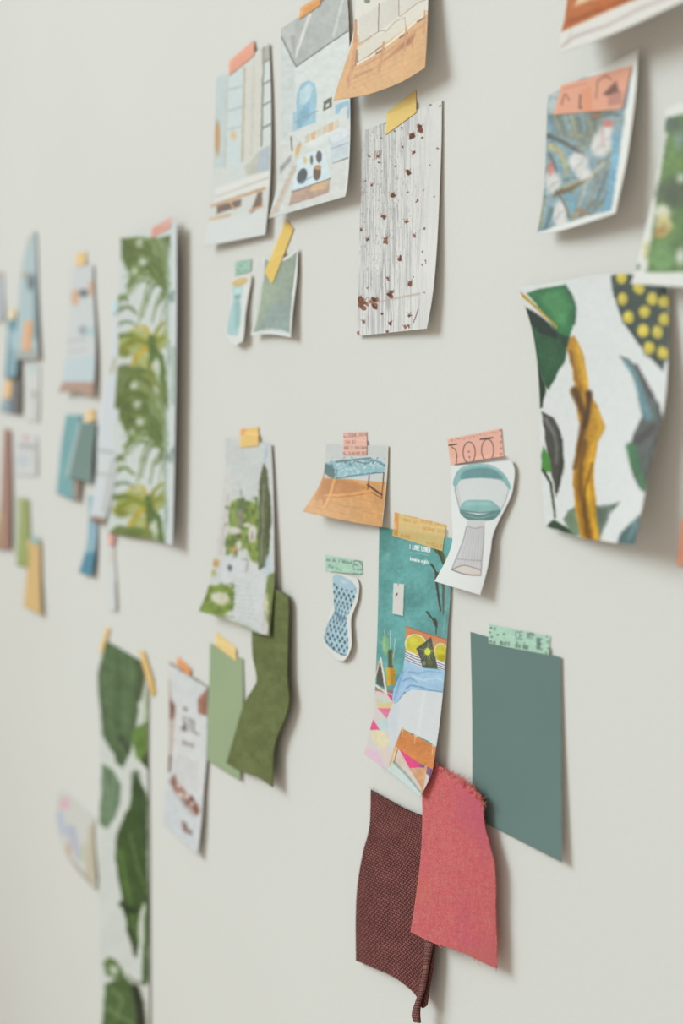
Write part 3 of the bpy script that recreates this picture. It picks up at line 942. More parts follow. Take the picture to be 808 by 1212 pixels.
def art_chair(A):
    A.zoom(500, 490, 5.269)
    A.poly([(205, 440), (230, 400), (350, 380), (480, 400), (535, 465), (510, 540), (482, 610), (350, 600), (230, 600), (215, 520)], (213, 216, 218), 1.5)
    A.line([(200, 440), (212, 520), (240, 620)], 9, (172, 178, 180))
    A.line([(538, 462), (515, 540), (478, 620)], 8, (176, 182, 184))
    A.line([(215, 450), (235, 560)], 8, (196, 200, 200), soft=2)
    A.poly([(190, 440), (198, 392), (235, 338), (300, 313), (375, 310), (450, 328), (515, 382), (550, 455), (538, 470), (515, 440), (480, 412), (400, 402), (300, 402), (240, 412), (212, 448)], (142, 184, 184), sm=True)
    A.poly([(236, 405), (255, 360), (320, 340), (400, 338), (462, 358), (500, 405), (400, 396), (300, 398)], (114, 154, 158), 2, sm=True)
    A.line([(240, 340), (310, 318), (400, 318), (480, 350)], 9, (164, 200, 200), soft=2)
    A.poly([(238, 605), (350, 628), (480, 600), (465, 640), (430, 660), (350, 668), (285, 660), (250, 638)], (104, 140, 142), sm=True)
    A.poly([(230, 588), (268, 540), (340, 536), (420, 540), (455, 560), (486, 590), (468, 608), (350, 614), (260, 606)], (142, 184, 184), sm=True)
    A.poly([(275, 548), (415, 548), (440, 570), (260, 572)], (156, 196, 195), 3)
    A.line([(255, 628), (350, 648), (455, 625)], 4, (150, 186, 186))
    A.line([(235, 600), (350, 616), (480, 602)], 7, (92, 128, 130), soft=1.2)
    A.poly([(275, 664), (392, 660), (384, 702), (275, 702)], (206, 206, 208))
    A.poly([(272, 700), (384, 700), (378, 820), (362, 1008), (290, 1003), (180, 972), (215, 890), (245, 800)], (202, 202, 206))
    for k in range(7):
        A.line([(290 + k * 13, 712), (240 + k * 20, 935)], 3.5, (176, 172, 176), soft=1.2, a=.7)
    A.line([(274, 704), (245, 810), (180, 970)], 5, (152, 148, 150))
    A.line([(383, 700), (376, 850), (362, 1005)], 5, (146, 138, 142))
    A.line([(274, 700), (330, 712), (384, 700)], 6, (168, 164, 166))
    A.line([(210, 905), (290, 912), (370, 915)], 4, (160, 156, 160))
    A.poly([(185, 968), (230, 950), (300, 948), (358, 975), (360, 1003), (290, 1000)], (216, 206, 202), 1.2)
    A.line([(184, 968), (260, 944), (358, 972)], 5, (140, 128, 128))
    A.line([(180, 972), (270, 1000), (360, 1006)], 6, (126, 118, 120))


sheet('chair', 'chair_cutout', 'white cut-out of a teal tub chair on a clear pedestal, bent outward at its waist', 'cutout',
      [(533, 551.5), (534, 600), (535, 640), (527, 664), (514, 688)], [(605, 545), (609, 556), (608, 571.6), (604, 589), (589, 619), (582.5, 636), (580.6, 651), (576, 676), (568, 704.5)], art_chair,
      lift=(.8, 1.5, 13, 10), p=1.8, warp=0.35, tooth=0.03, base=1.5, bow=1, bg=(225, 227, 228), den=2.0)


def art_linen(A):
    A.zoom(420, 600, 6.215)
    A.grain(14, 14, .10, 2)
    A.veil(4, 5, (126, 182, 180), .62, .9, .45, 3)
    A.veil(30, 20, (84, 142, 140), .5, .9, .35, 8)
    A.poly([(160, 140), (280, 160), (260, 260), (160, 500)], (84, 140, 130), 8, a=.5)
    A.line([(600, 310), (640, 360), (668, 445)], 48, (98, 110, 76), 20, soft=1.5)
    A.line([(612, 320), (650, 420)], 9, (76, 80, 60), soft=2)
    A.line([(562, 424), (580, 450), (602, 505)], 17, (76, 78, 66), 10, soft=1.2)
    A.line([(602, 490), (600, 560), (630, 762)], 28, (84, 80, 70), 12, soft=1.5)
    A.line([(650, 560), (650, 690), (650, 790)], 24, (104, 106, 100), 8, soft=1.5)
    A.line([(528, 772), (565, 820), (600, 870), (596, 935)], 14, (80, 76, 68), 8, soft=1.2)
    A.ell(590, 850, 14, 34, (84, 78, 70), -.3, soft=1.5)
    A.line([(690, 580), (665, 760), (640, 950)], 14, (128, 162, 164), 6, soft=1.5)
    A.line([(625, 760), (618, 930)], 5, (112, 150, 150), soft=1.2)
    A.line([(668, 740), (650, 940)], 5, (140, 176, 176), soft=1.2)
    A.poly([(292, 575), (368, 582), (362, 808), (290, 800)], (66, 116, 114), 3, a=.7)
    A.poly([(282, 560), (360, 568), (352, 802), (275, 786)], (216, 214, 212))
    A.line([(318, 566), (319, 575)], 5, (110, 130, 120))
    A.ell(306, 646, 6, 14, (130, 116, 106), .4)
    A.ell(309, 640, 3, 5, (90, 80, 76))
    A.text('I LOVE LINEN', (397, 306), (552, 332), 32, 5.6, (240, 246, 246))
    A.line([(400, 332), (546, 355)], 2.6, (190, 220, 220), a=.9)
    A.text('bohemian nights', (402, 393), (540, 418), 25, 4.2, (232, 242, 242), slant=.3)
    A.poly([(376, 880), (520, 925), (676, 978), (672, 1016), (520, 970), (374, 938)], (216, 142, 98), 1)
    A.line([(376, 880), (676, 978)], 6, (176, 104, 70), soft=1.2)
    A.zoom(420, 740, 5.77)
    A.poly([(345, 60), (620, 135), (612, 240), (340, 190)], (210, 150, 108), 1)
    A.ell(412, 128, 74, 68, (226, 224, 200), .2)
    A.ell(412, 130, 66, 62, (206, 196, 62), .2)
    A.ell(395, 110, 34, 26, (220, 210, 84), soft=3)
    A.ell(588, 188, 50, 66, (224, 222, 196), -.1)
    A.ell(590, 190, 44, 60, (204, 194, 60), -.1)
    A.ell(590, 225, 34, 24, (178, 166, 44), soft=3)
    A.poly([(345, 168), (400, 190), (450, 215), (460, 290), (400, 275), (338, 245)], (226, 226, 228))
    for k in range(4):
        A.line([(345, 182 + k * 17), (395, 205 + k * 17), (452, 226 + k * 17)], 4, (66, 74, 110))
    A.poly([(548, 235), (612, 258), (610, 312), (560, 295)], (226, 226, 228))
    for k in range(3):
        A.line([(552, 252 + k * 16), (612, 275 + k * 14)], 4, (70, 78, 112))
    A.poly([(418, 158), (470, 122), (518, 80), (540, 180), (566, 296), (460, 290), (448, 230)], (88, 92, 86))
    for k in range(16):
        a = k * 6.283 / 16
        A.line([(495 + 14 * math.cos(a), 180 + 14 * math.sin(a)), (495 + 58 * math.cos(a), 186 + 66 * math.sin(a))], 6, [(190, 206, 74), (150, 158, 150), (128, 150, 70)][k % 3], 2, soft=.8, a=.85)
    A.ell(495, 180, 20, 24, (206, 216, 84))
    A.ell(512, 258, 20, 18, (104, 112, 62), soft=1.5)
    A.ell(470, 260, 12, 16, (130, 138, 134), soft=1.5)
    A.poly([(335, 235), (400, 268), (470, 292), (612, 310), (602, 458), (480, 442), (380, 436), (330, 478), (285, 535), (252, 520), (262, 440), (290, 380), (325, 310)], (168, 200, 228))
    A.line([(325, 320), (300, 400), (270, 510)], 18, (132, 172, 212), 12, soft=3)
    A.line([(370, 320), (430, 330), (500, 312), (600, 325)], 9, (136, 172, 208), 5, soft=2.5)
    A.line([(350, 430), (375, 410), (440, 420), (540, 450), (602, 455)], 9, (112, 150, 192), 5, soft=2)
    A.line([(395, 350), (470, 375), (560, 360), (606, 380)], 16, (196, 220, 238), 8, soft=3)
    A.line([(330, 380), (380, 360), (420, 390)], 10, (128, 166, 206), 4, soft=2.5)
    A.line([(340, 460), (295, 525)], 8, (96, 130, 170), soft=2)
    A.poly([(383, 438), (480, 446), (602, 461), (585, 640), (558, 832), (500, 790), (440, 760), (400, 740), (318, 705), (280, 800), (262, 830), (240, 850), (226, 760), (224, 640), (252, 540), (290, 530), (330, 478)], (213, 218, 224))
    A.line([(318, 520), (306, 700)], 10, (196, 204, 216), soft=4)
    A.line([(470, 470), (430, 740)], 12, (222, 225, 229), soft=5)
    A.poly([(226, 560), (300, 540), (290, 780), (240, 850)], (200, 210, 222), 6, a=.6)
    A.poly([(142, 445), (250, 470), (300, 640), (330, 860), (530, 985), (520, 1020), (480, 1200), (430, 1180), (200, 990), (50, 890), (100, 700)], (214, 206, 202), 1)
    A.poly([(383, 438), (480, 446), (602, 461), (585, 640), (558, 832), (500, 790), (440, 760), (400, 740), (318, 705), (280, 800), (262, 830), (240, 850), (226, 760), (224, 640), (252, 540), (290, 530), (330, 478)], (215, 219, 224))
    A.line([(470, 470), (430, 740)], 14, (223, 226, 229), soft=5)
    A.poly([(226, 560), (300, 540), (290, 780), (240, 850)], (202, 210, 221), 6, a=.6)
    # rug
    A.poly([(140, 440), (250, 520), (226, 640), (240, 860), (215, 990), (60, 884), (105, 700)], (214, 208, 208), 1)
    A.poly([(212, 462), (256, 482), (258, 522)], (212, 84, 136))
    A.poly([(150, 500), (200, 530), (262, 522), (240, 568), (146, 562)], (222, 202, 152))
    A.poly([(140, 535), (200, 500), (240, 530), (150, 540)], (196, 214, 196), 2, a=.8)
    A.poly([(152, 566), (242, 568), (218, 638)], (234, 132, 166))
    A.poly([(165, 640), (226, 640), (226, 745), (162, 705)], (196, 214, 217))
    A.poly([(124, 643), (170, 716), (98, 716)], (230, 100, 150))
    A.poly([(106, 716), (200, 722), (238, 800), (184, 864), (118, 790)], (224, 214, 184))
    A.poly([(75, 830), (150, 855), (216, 990), (58, 884)], (224, 196, 212))
    A.poly([(150, 800), (225, 860), (220, 960)], (226, 206, 196), 2)
    A.poly([(298, 842), (400, 890), (472, 970), (370, 976)], (224, 82, 140))
    A.poly([(425, 925), (535, 985), (525, 1040), (480, 1010)], (138, 108, 148), 1.5)
    A.poly([(368, 978), (476, 972), (462, 1120)], (216, 166, 130))
    A.poly([(216, 988), (268, 935), (455, 1140), (440, 1185)], (204, 220, 220), 1.2)
    A.line([(270, 938), (350, 1020), (445, 1135)], 18, (156, 164, 152), 8, soft=2.5)
    A.poly([(285, 890), (330, 900), (370, 976), (300, 960)], (212, 196, 178), 1.5)
    # bed foot
    A.poly([(318, 706), (380, 738), (440, 768), (500, 800), (560, 836), (530, 985), (420, 930), (272, 828)], (216, 142, 84))
    A.line([(330, 770), (540, 870)], 4, (196, 120, 66), a=.6)
    for x, y in ((410, 750), (530, 820), (325, 700)):
        A.line([(x, y), (x + 14, y + 10)], 12, (226, 200, 176), 6)
        A.line([(x, y), (x - 2, y + 60)], 5, (224, 190, 158))
    A.line([(272, 840), (240, 955)], 15, (216, 178, 122), 10)
    A.line([(292, 845), (266, 935)], 8, (176, 126, 80))
    A.line([(484, 962), (455, 1160)], 17, (226, 172, 128), 12)
    A.line([(520, 985), (505, 1060)], 8, (120, 86, 110))
    # plant and frames
    A.line([(145, 440), (252, 455)], 14, (172, 106, 104), soft=2)
    A.ell(207, 132, 24, 70, (132, 178, 134), -.08)
    A.ell(200, 120, 9, 46, (156, 196, 156), soft=2)
    A.line([(243, 38), (241, 190)], 5, (206, 220, 212))
    A.line([(275, 92), (262, 225)], 5, (184, 208, 196))
    A.line([(200, 36), (204, 66)], 4, (196, 214, 206))
    A.line([(240, 180), (243, 290)], 28, (92, 98, 72), 34, soft=2)
    A.line([(256, 190), (258, 270)], 6, (150, 160, 120))
    A.poly([(207, 284), (278, 302), (268, 404), (218, 416)], (208, 172, 58))
    A.poly([(240, 296), (278, 302), (268, 404), (244, 410)], (188, 140, 46), 2)
    A.poly([(150, 300), (176, 240), (206, 430), (146, 400)], (92, 96, 92), 1.5)
    A.line([(176, 225), (140, 350)], 9, (214, 204, 190))
    A.line([(176, 225), (213, 462)], 12, (228, 218, 206))
    A.line([(140, 408), (214, 462)], 13, (226, 216, 204))
    A.line([(150, 285), (165, 262)], 8, (226, 148, 116))
    A.line([(142, 430), (200, 468)], 6, (222, 140, 116))


sheet('linen', 'catalogue_page', 'teal bedroom page with a white bed, yellow pillows and white title lettering', 'print',
      [(448.6, 624), (448, 664), (446.7, 737), (445, 783), (442.5, 835), (436.5, 870), (430.7, 892.5)],
      [(535.5, 637), (534, 648), (532.6, 704.6), (529.5, 745), (525.7, 800.7), (520.5, 852.7), (515, 890), (510, 917), (497, 943)], art_linen,
      B=[(430.7, 892.5), (456, 910), (478, 927), (497, 943)], lift=(.6, 1, 13, 15), p=2.2, warp=0.35, tooth=0.06, base=.7, bg=(108, 170, 170), den=2.4)


def art_stool(A):
    A.zoom(370, 640, 7.571)
    out = [(176, 335), (200, 302), (260, 315), (340, 358), (390, 420), (386, 480), (340, 620), (300, 690), (300, 720), (310, 800), (318, 900), (312, 1005), (275, 1032), (200, 990), (130, 930), (106, 870), (120, 800), (160, 690), (200, 630), (190, 540), (183, 440)]
    A.poly(out, (176, 205, 216), .9, sm=True)
    keep = A.c.copy()
    rnd = random.Random(2)
    for k in range(17):
        y = 405 + k * 38
        waist = 1 - .42 * math.exp(-((y - 670) / 130) ** 2)
        cx = 285 - max(0, y - 430) * .1 - (18 if y > 640 else 0)
        for j in range(-4, 5):
            x = cx + (j + (k % 2) * .5) * 46 * waist
            yy = y + (j * 12 if y > 600 else j * 10)
            A.poly([(x, yy - 21), (x + 12 * waist, yy), (x, yy + 21), (x - 12 * waist, yy)], (66, 96, 118), .8)
    # keep the lattice inside the outline
    q = smooth_line([A.f(p) for p in out], True, 5)
    ins = np.zeros(A.X.size, bool)
    for (ax, ay), (bx, by) in zip(q, np.roll(q, -1, 0)):
        with np.errstate(divide='ignore', invalid='ignore'):
            ins ^= ((ay > A.Y) != (by > A.Y)) & (A.X < (bx - ax) * (A.Y - ay) / (by - ay) + ax)
    A.c[~ins] = keep[~ins]
    A.poly([(178, 345), (202, 302), (262, 316), (342, 360), (388, 425), (330, 445), (250, 420), (188, 380)], (174, 200, 215), 1, sm=True)
    A.ell(280, 372, 26, 12, (196, 216, 230), .4, soft=2)
    A.line([(205, 645), (250, 690), (300, 700)], 26, (84, 116, 140), 16, soft=2.5, a=.75)
    A.line([(192, 560), (205, 640), (140, 740), (108, 860)], 8, (120, 152, 176), soft=1.5, a=.7)
    A.line([(110, 880), (200, 985), (290, 1026)], 8, (60, 84, 104), soft=1.5, a=.7)


sheet('stool', 'stool_cutout', 'small cut-out of a blue lattice hourglass stool below a mint tape', 'cutout',
      [(393, 681), (392.4, 692), (394.2, 715), (391, 724.5), (385.5, 743), (382.6, 757), (385, 767), (391, 774.5)],
      [(422, 684.5), (425, 693), (423.5, 709), (419, 722), (415.5, 733), (415.7, 750), (416, 764), (412, 776)], art_stool,
      T=[(393, 681), (396.5, 678.5), (408, 680), (422, 684.5)], B=[(391, 774.5), (398, 780.5), (406, 782.5), (412, 776)],
      lift=(.6, 1.2, 1, 5), p=1.0, warp=0.3, tooth=0.06, base=.8, bg=(222, 223, 220), den=2.4)

sheet('card', 'paint_card', 'plain grey-teal paint sample card under mint tape, largest plain sheet', 'paint card',
      [(556.4, 747.7), (558.3, 830), (558.7, 900), (558.5, 966)], [(664, 778), (664.6, 900), (664.8, 1021)],
      lambda A: A.grain(40, 40, .02), T=[(556.4, 747.7), (610, 763), (664, 778)], lift=(.6, 1, 1.0, 7), p=1.5, base=.6, bg=(104, 129, 126), den=.7, mat=M_CARD)


# ------------------------------------------------------------------ group 4: cloth swatches
def art_maroon(A):
    A.grain(10, 14, .14, 3)
    A.grain(3, 3, .10, 4)


def thread_mesh(name, paths, r, mat):
    vs, fs = [], []
    for pts in paths:
        b0 = len(vs)
        for k, p in enumerate(pts):
            rr = r * (1 - .5 * k / max(1, len(pts) - 1))
            for a in (0, 2.094, 4.189):
                vs.append((p[0] + rr * math.cos(a), p[1] + rr * math.sin(a) * .8, p[2] + rr * .5 * math.sin(a)))
        for k in range(len(pts) - 1):
            for a in range(3):
                i, j = b0 + k * 3 + a, b0 + k * 3 + (a + 1) % 3
                fs.append((i, j, j + 3, i + 3))
        e = b0 + 3 * (len(pts) - 1)
        fs += [(b0, b0 + 2, b0 + 1), (e, e + 1, e + 2)]
    me = bpy.data.meshes.new(name)
    me.from_pydata(vs, [], fs)
    me.materials.append(mat)
    return me


def threads(spec, seed, lift_of):
    """spec: list of (x, y, dx, dy, wobble) in picture units on the cloth's edge"""
    rnd = random.Random(seed)
    out = []
    for x, y, dx, dy, wb in spec:
        h = lift_of(x, y)
        pts = []
        for k in range(5):
            t = k / 4
            px = x + dx * t + wb * math.sin(3 * t + x) * rnd.uniform(.3, 1)
            py = y + dy * t + wb * math.cos(2.5 * t + y) * rnd.uniform(.3, 1)
            w = to_world(np.array(px), np.array(py), np.array(h + .0012 * math.sin(2.2 * t + x * 3) * t))
            pts.append(tuple(w))
        out.append(pts)
    return out


def along(pts, n):
    return [tuple(p) for p in resample(pts, n)]


maroon = sheet('maroon', 'fabric_swatch', 'dark maroon chunky woven fabric swatch with a rolled tail, behind the pink linen', 'fabric swatch',
               [(438.5, 935), (437, 978), (429, 1010), (422.6, 1049.5), (420.7, 1089), (421, 1137)],
               [(500, 966), (510, 1010), (514, 1060), (514.5, 1112), (512, 1143), (508, 1169), (505, 1190)], art_maroon,
               T=[(438.5, 935), (456, 945), (480, 958), (500, 966)], B=[(421, 1137), (442.5, 1146), (466.5, 1157), (485, 1171), (493, 1180), (499, 1193), (505, 1190)],
               lift=(1.5, 3, 5, 14), p=1.2, base=1.2, bow=1.5, bg=(142, 90, 86), den=.8, mat=M_MAROON, back=M_MAROON_BACK, thick=.9)


def roll_strip(name, left, right, lift, col, mat, parent, thick):
    P, U, V = coons(left, right, None, None, 1.2)
    h = (lift[0] + (lift[1] - lift[0]) * V + 1.5 * 4 * U * (1 - U)) / 1000.0
    art = Art(P[..., 0], P[..., 1], col)
    art.grain(3, 2, .2, 5)
    c = np.clip(to_lin(np.clip(art.c, 0, 255) / 255.0) * GAIN, 0, .88)
    rgba = np.concatenate([c, np.ones((len(c), 1))], 1).reshape(U.shape + (4,))
    W = to_world(P[..., 0], P[..., 1], h)
    Bk = W.copy()
    Bk[..., 1] += thick / 1000.0
    me = grid_shell(name, W, Bk, [mat, M_MAROON_BACK], rgba, np.stack([U * .16, (1 - V) * .5], -1))
    return link(name, me, parent, Vector(W[0, 0]))


tail = roll_strip('rolled_edge', [(502.3, 1109), (502.5, 1116), (501, 1143), (497, 1164), (493.4, 1179), (488, 1195), (487, 1203), (489.5, 1210)],
                  [(512.8, 1110), (512.6, 1116.7), (507.6, 1143), (503, 1169), (499, 1181), (496.3, 1192), (495.6, 1202), (496.5, 1211)],
                  (9.5, 17), (150, 104, 98), M_MAROON, maroon, 1.6)
tail['label'] = 'rolled paler edge hanging lower than the swatch'


def sheet_lift(key):
    P, h = SHEETS[key]
    p, hh = P.reshape(-1, 2), h.ravel()

    def f(x, y):
        return float(hh[np.hypot(p[:, 0] - x, p[:, 1] - y).argmin()]) + .0003
    return f


rn = random.Random(11)
mt = []
for x, y in along([(439, 935), (456, 945), (480, 958), (499, 966)], 46):
    mt.append((x, y + 1, rn.uniform(-1, 1.4), rn.uniform(-3.4, -1.2), .7))
mt.append((441.5, 937, -4, -5.5, .5))
mt.append((440.5, 936.5, 1.5, -4.5, .8))
fm = link('fringe', thread_mesh('fringe', threads(mt, 3, sheet_lift('maroon')), .00032, M_MAROON_THREAD), maroon, Vector(maroon.location))
fm['kind'] = 'stuff'


def art_pink(A):
    A.c[:] = np.array((230, 106, 114))
    A.veil(1.0, 9, (230, 146, 128), .45, .9, .5, 3)
    A.veil(6, 1.0, (206, 96, 110), .5, .9, .45, 5)
    A.veil(0.9, 0.9, (218, 166, 138), .5, .95, .5, 6)
    A.veil(1.0, 0.9, (198, 88, 102), .5, .95, .5, 8)
    A.veil(26, 60, (212, 98, 134), .35, .7, .6, 7, lambda x, y: np.clip((x - 520) / 50, 0, 1))  # magenta sheen towards the right side, painted into the cloth colour
    A.veil(30, 40, (214, 124, 104), .5, .9, .5, 2)


pink = sheet('pink', 'fabric_swatch', 'coral pink linen fabric swatch with frayed edges, hanging in front of the maroon one', 'fabric swatch',
             [(508, 900), (500, 930), (499.5, 970), (498, 1010), (491.7, 1063), (485.6, 1103)],
             [(571.5, 950), (573, 975), (579.5, 1001.6), (584.7, 1023), (586.3, 1055), (586, 1076), (587.5, 1116), (588, 1146.5)], art_pink,
             T=[(508, 900), (527.6, 912), (543.5, 921), (562, 936), (571.5, 950)], B=[(485.6, 1103), (511.6, 1116), (543.5, 1126), (567.5, 1137.5), (588, 1146.5)],
             lift=(3, 9, 15, 9), p=1.0, base=2.5, bow=1.5, den=1.3, mat=M_PINK, back=M_PINK_THREAD, thick=.6)
pt = []
for x, y in along([(509, 902), (527.6, 912), (543.5, 921), (562, 936), (571.5, 950)], 120):
    pt.append((x + rn.uniform(-2, 2), y + rn.uniform(0, 5), rn.uniform(-4, 4.5), rn.uniform(-8, 2), 2.4))
for x, y in along([(571.5, 950), (573, 975), (579.5, 1001.6), (584.7, 1023), (586.3, 1055), (586, 1076), (587.5, 1116), (588, 1146)], 44):
    pt.append((x - 1, y, rn.uniform(.2, 2.8), rn.uniform(-4, 7), .8))
for x, y in ((541, 1124), (544, 1126), (560, 1134), (565, 1137), (574, 1140), (520, 1119)):
    pt.append((x, y, rn.uniform(1, 5), rn.uniform(3, 7), .6))
for x, y in along([(545, 925), (562, 938), (571, 952)], 40):
    pt.append((x, y + rn.uniform(-2, 3), rn.uniform(-4, 4), rn.uniform(-5, 6), 3.0))
fp = link('fringe', thread_mesh('fringe', threads(pt, 4, sheet_lift('pink')), .00034, M_PINK_THREAD), pink, Vector(pink.location))
fp['kind'] = 'stuff'

sheet('sage', 'paint_card', 'plain sage green paint card with yellow tape, left of the olive suede piece', 'paint card',
      [(248.3, 760.7), (247, 821), (242.8, 899)], [(287.5, 779.7), (288, 821), (286.5, 870), (284, 924.5)],
      lambda A: A.grain(30, 30, .02), lift=(.6, .8, 3, 4), p=1.4, base=.6, bg=(154, 172, 136), den=.6, mat=M_CARD)

sheet('olive', 'suede_swatch', 'olive green suede swatch with a wavy cut edge, below the garden photo', 'fabric swatch',
      [(302, 690), (298, 745), (298, 765), (299, 779), (303.5, 802.5), (299.7, 814), (288, 834), (277, 871), (267.4, 903)],
      [(322, 696), (337, 703), (341.4, 715), (341, 745), (339.8, 800), (342, 829), (337, 850), (328, 872), (323.5, 892), (322.4, 932)],
      lambda A: (A.grain(8, 8, .12), A.grain(2, 2, .08, 6)), B=[(267.4, 903), (285, 913), (305, 920), (322.4, 932)],
      lift=(2, 4, 7, 12), p=1.0, base=2.5, bg=(114, 122, 80), den=.9, mat=M_SUEDE, back=M_SUEDE, thick=1.0)


# ------------------------------------------------------------------ group 5: left of centre
def art_garden(A):
    A.zoom(225, 495, 4.573)
    A.poly([(188, 300), (225, 300), (205, 600), (180, 760), (100, 900), (145, 600)], (216, 214, 212), 5)
    A.line([(205, 420), (165, 740)], 7, (196, 190, 190), soft=3)
    A.poly([(215, 455), (262, 430), (300, 445), (340, 450), (372, 475), (378, 790), (330, 770), (300, 705), (190, 745), (192, 660), (215, 590)], (146, 164, 92), 2.5)
    A.veil(4, 5, (106, 124, 72), .52, .8, .8, 3, lambda x, y: ((x > 266) & (x < 308) & (y > 588) & (y < 664)) * 1.0)
    A.ell(270, 470, 22, 34, (112, 130, 92), soft=3)
    A.line([(275, 395), (275, 430)], 10, (168, 170, 164), soft=2)
    A.line([(268, 500), (270, 570)], 20, (150, 140, 140), soft=2.5)
    for x, y, rx, ry in ((240, 608, 36, 20), (336, 625, 24, 46), (305, 580, 20, 12), (262, 690, 14, 26)):
        A.ell(x, y, rx, ry, (214, 212, 206), soft=2.5)
    A.ell(335, 640, 8, 22, (176, 160, 160), soft=2)
    A.ell(262, 635, 16, 12, (120, 116, 92), soft=2)
    A.ell(235, 710, 16, 14, (198, 160, 120), soft=2)
    A.poly([(190, 752), (330, 772), (405, 850), (405, 1000), (390, 1140), (230, 1070), (165, 860)], (214, 218, 221), 3)
    for k in range(9):
        y = 880 + k * 24
        A.line([(225 + k * 4, y), (320 + k * 4, y + 14)], 4, (196, 198, 200), soft=2)
    A.ell(215, 812, 12, 18, (120, 124, 140), soft=2)
    A.line([(280, 760), (310, 770), (300, 830)], 8, (170, 162, 160), soft=2)
    A.poly([(372, 350), (388, 270), (402, 242), (416, 290), (432, 420), (440, 560), (430, 680), (412, 800), (372, 820), (366, 650), (374, 480)], (110, 118, 88), 1.8)
    A.line([(398, 360), (394, 500), (385, 780)], 11, (150, 155, 130), 7, soft=2)
    A.line([(424, 480), (418, 700)], 8, (86, 92, 70), soft=2)
    A.line([(416, 135), (402, 240)], 8, (176, 200, 216), soft=1.5)
    A.ell(138, 782, 20, 22, (204, 170, 110), soft=3)
    A.ell(125, 840, 14, 20, (190, 190, 140), soft=3)
    A.poly([(95, 905), (200, 900), (242, 940), (232, 1035), (150, 1085), (35, 1050)], (140, 160, 80), 2.5)
    A.veil(4, 3, (112, 128, 70), .5, .8, .7, 9, lambda x, y: ((x < 278) & (y > 690) & (y < 732)) * 1.0)
    A.ell(165, 975, 48, 36, (206, 206, 184), .2, soft=3)
    A.ell(130, 965, 16, 20, (214, 212, 206), soft=3)
    A.line([(50, 1040), (160, 1080), (360, 1160)], 26, (150, 166, 120), 16, soft=4, a=.7)
    A.poly([(416, 850), (458, 830), (450, 1180), (400, 1180), (404, 960)], (132, 148, 92), 2.5)
    A.ell(412, 1010, 14, 60, (214, 208, 184), soft=3)
    A.ell(420, 800, 12, 50, (190, 206, 222), soft=3)
    A.ell(405, 1130, 20, 50, (212, 208, 206), soft=3)
    A.line([(432, 1060), (428, 1170)], 12, (112, 118, 80), soft=2)
    A.grain(3, 3, .04, 4)


_garden = art_garden


def art_garden(A):
    _garden(A)
    A.c[:] = 255 * (A.c / 255) ** 1.08


sheet('garden', 'photo_clipping', 'photo of white garden steps, clipped greenery and a tall cypress, above the olive swatch', 'photo',
      [(266.5, 518), (265.5, 560.6), (258, 626), (247, 692), (235, 723.5)], [(321, 525.6), (323.4, 582.5), (324.5, 681), (322, 714), (319, 753)], art_garden,
      B=[(235, 723.5), (268.7, 733), (297, 746.5), (319, 753)], lift=(.6, 1.4, 18, 11), p=1.7, warp=1.3, tooth=0.08, base=1.5, bg=(210, 213, 214), den=1.1)


def art_magazine(A):
    A.zoom(180, 760, 4.4875)
    A.line([(92, 110), (295, 235)], 10, (126, 100, 92), soft=1.8)
    A.line([(92, 200), (98, 290)], 6, (160, 120, 100), soft=2)
    A.poly([(92, 290), (124, 340), (116, 420), (92, 400)], (134, 90, 74), 3)
    A.poly([(246, 300), (290, 250), (290, 395), (245, 375)], (152, 100, 80), 3)
    A.line([(268, 280), (262, 380)], 8, (190, 150, 130), soft=2)
    A.poly([(90, 400), (118, 420), (100, 640), (86, 640)], (196, 180, 168), 3)
    A.line([(92, 610), (90, 685)], 16, (118, 100, 92), soft=3)
    A.poly([(125, 330), (280, 400), (268, 800), (110, 700)], (216, 217, 219), 3)
    A.text('ITL', (158, 455), (250, 490), 62, 9, (140, 132, 132), soft=1.8)
    A.text('d', (150, 462), (186, 472), 34, 10, (110, 100, 100), soft=1.8)
    A.line([(170, 350), (182, 360)], 14, (130, 120, 120), soft=2)
    A.text('mne', (160, 540), (225, 562), 32, 7, (152, 144, 144), soft=2)
    for k in range(7):
        A.line([(128 - k * 2, 600 + k * 22), (240, 640 + k * 24)], 5, (190, 186, 186), soft=2, a=.8)
    A.line([(112, 740), (150, 800), (225, 895)], 40, (160, 116, 102), 60, soft=4)
    A.line([(205, 830), (235, 905)], 24, (120, 78, 70), 18, soft=3)
    A.line([(118, 710), (120, 790)], 12, (140, 92, 84), soft=3)
    for x, y, r in ((150, 810, 14), (185, 820, 13), (210, 860, 10), (140, 760, 10)):
        A.ell(x, y, r, r * 1.2, (218, 200, 194), soft=3)
    A.ell(180, 860, 12, 16, (106, 70, 62), soft=3)
    A.poly([(82, 690), (100, 760), (240, 920), (238, 1160), (40, 980)], (205, 211, 218), 5, a=.6)
    A.grain(3, 4, .05, 2)
    A.text('MW', (160, 975), (212, 1002), 26, 9, (146, 108, 100), soft=1.6)
    A.text('EN', (164, 1000), (212, 1026), 24, 8, (146, 108, 100), soft=1.6)


sheet('magazine', 'magazine_page', 'white magazine cover with brown photo corners and grey lettering, orange tab on top', 'print',
      [(200, 783), (200, 827), (199, 905), (195.6, 938), (191, 973)], [(245.7, 812), (244.6, 893.7), (241, 938), (238, 978), (233.5, 1013.5)], art_magazine,
      lift=(.8, 1.5, 8, 9), p=1.6, warp=0.9, tooth=0.05, base=.8, bg=(213, 216, 219), den=1.0)


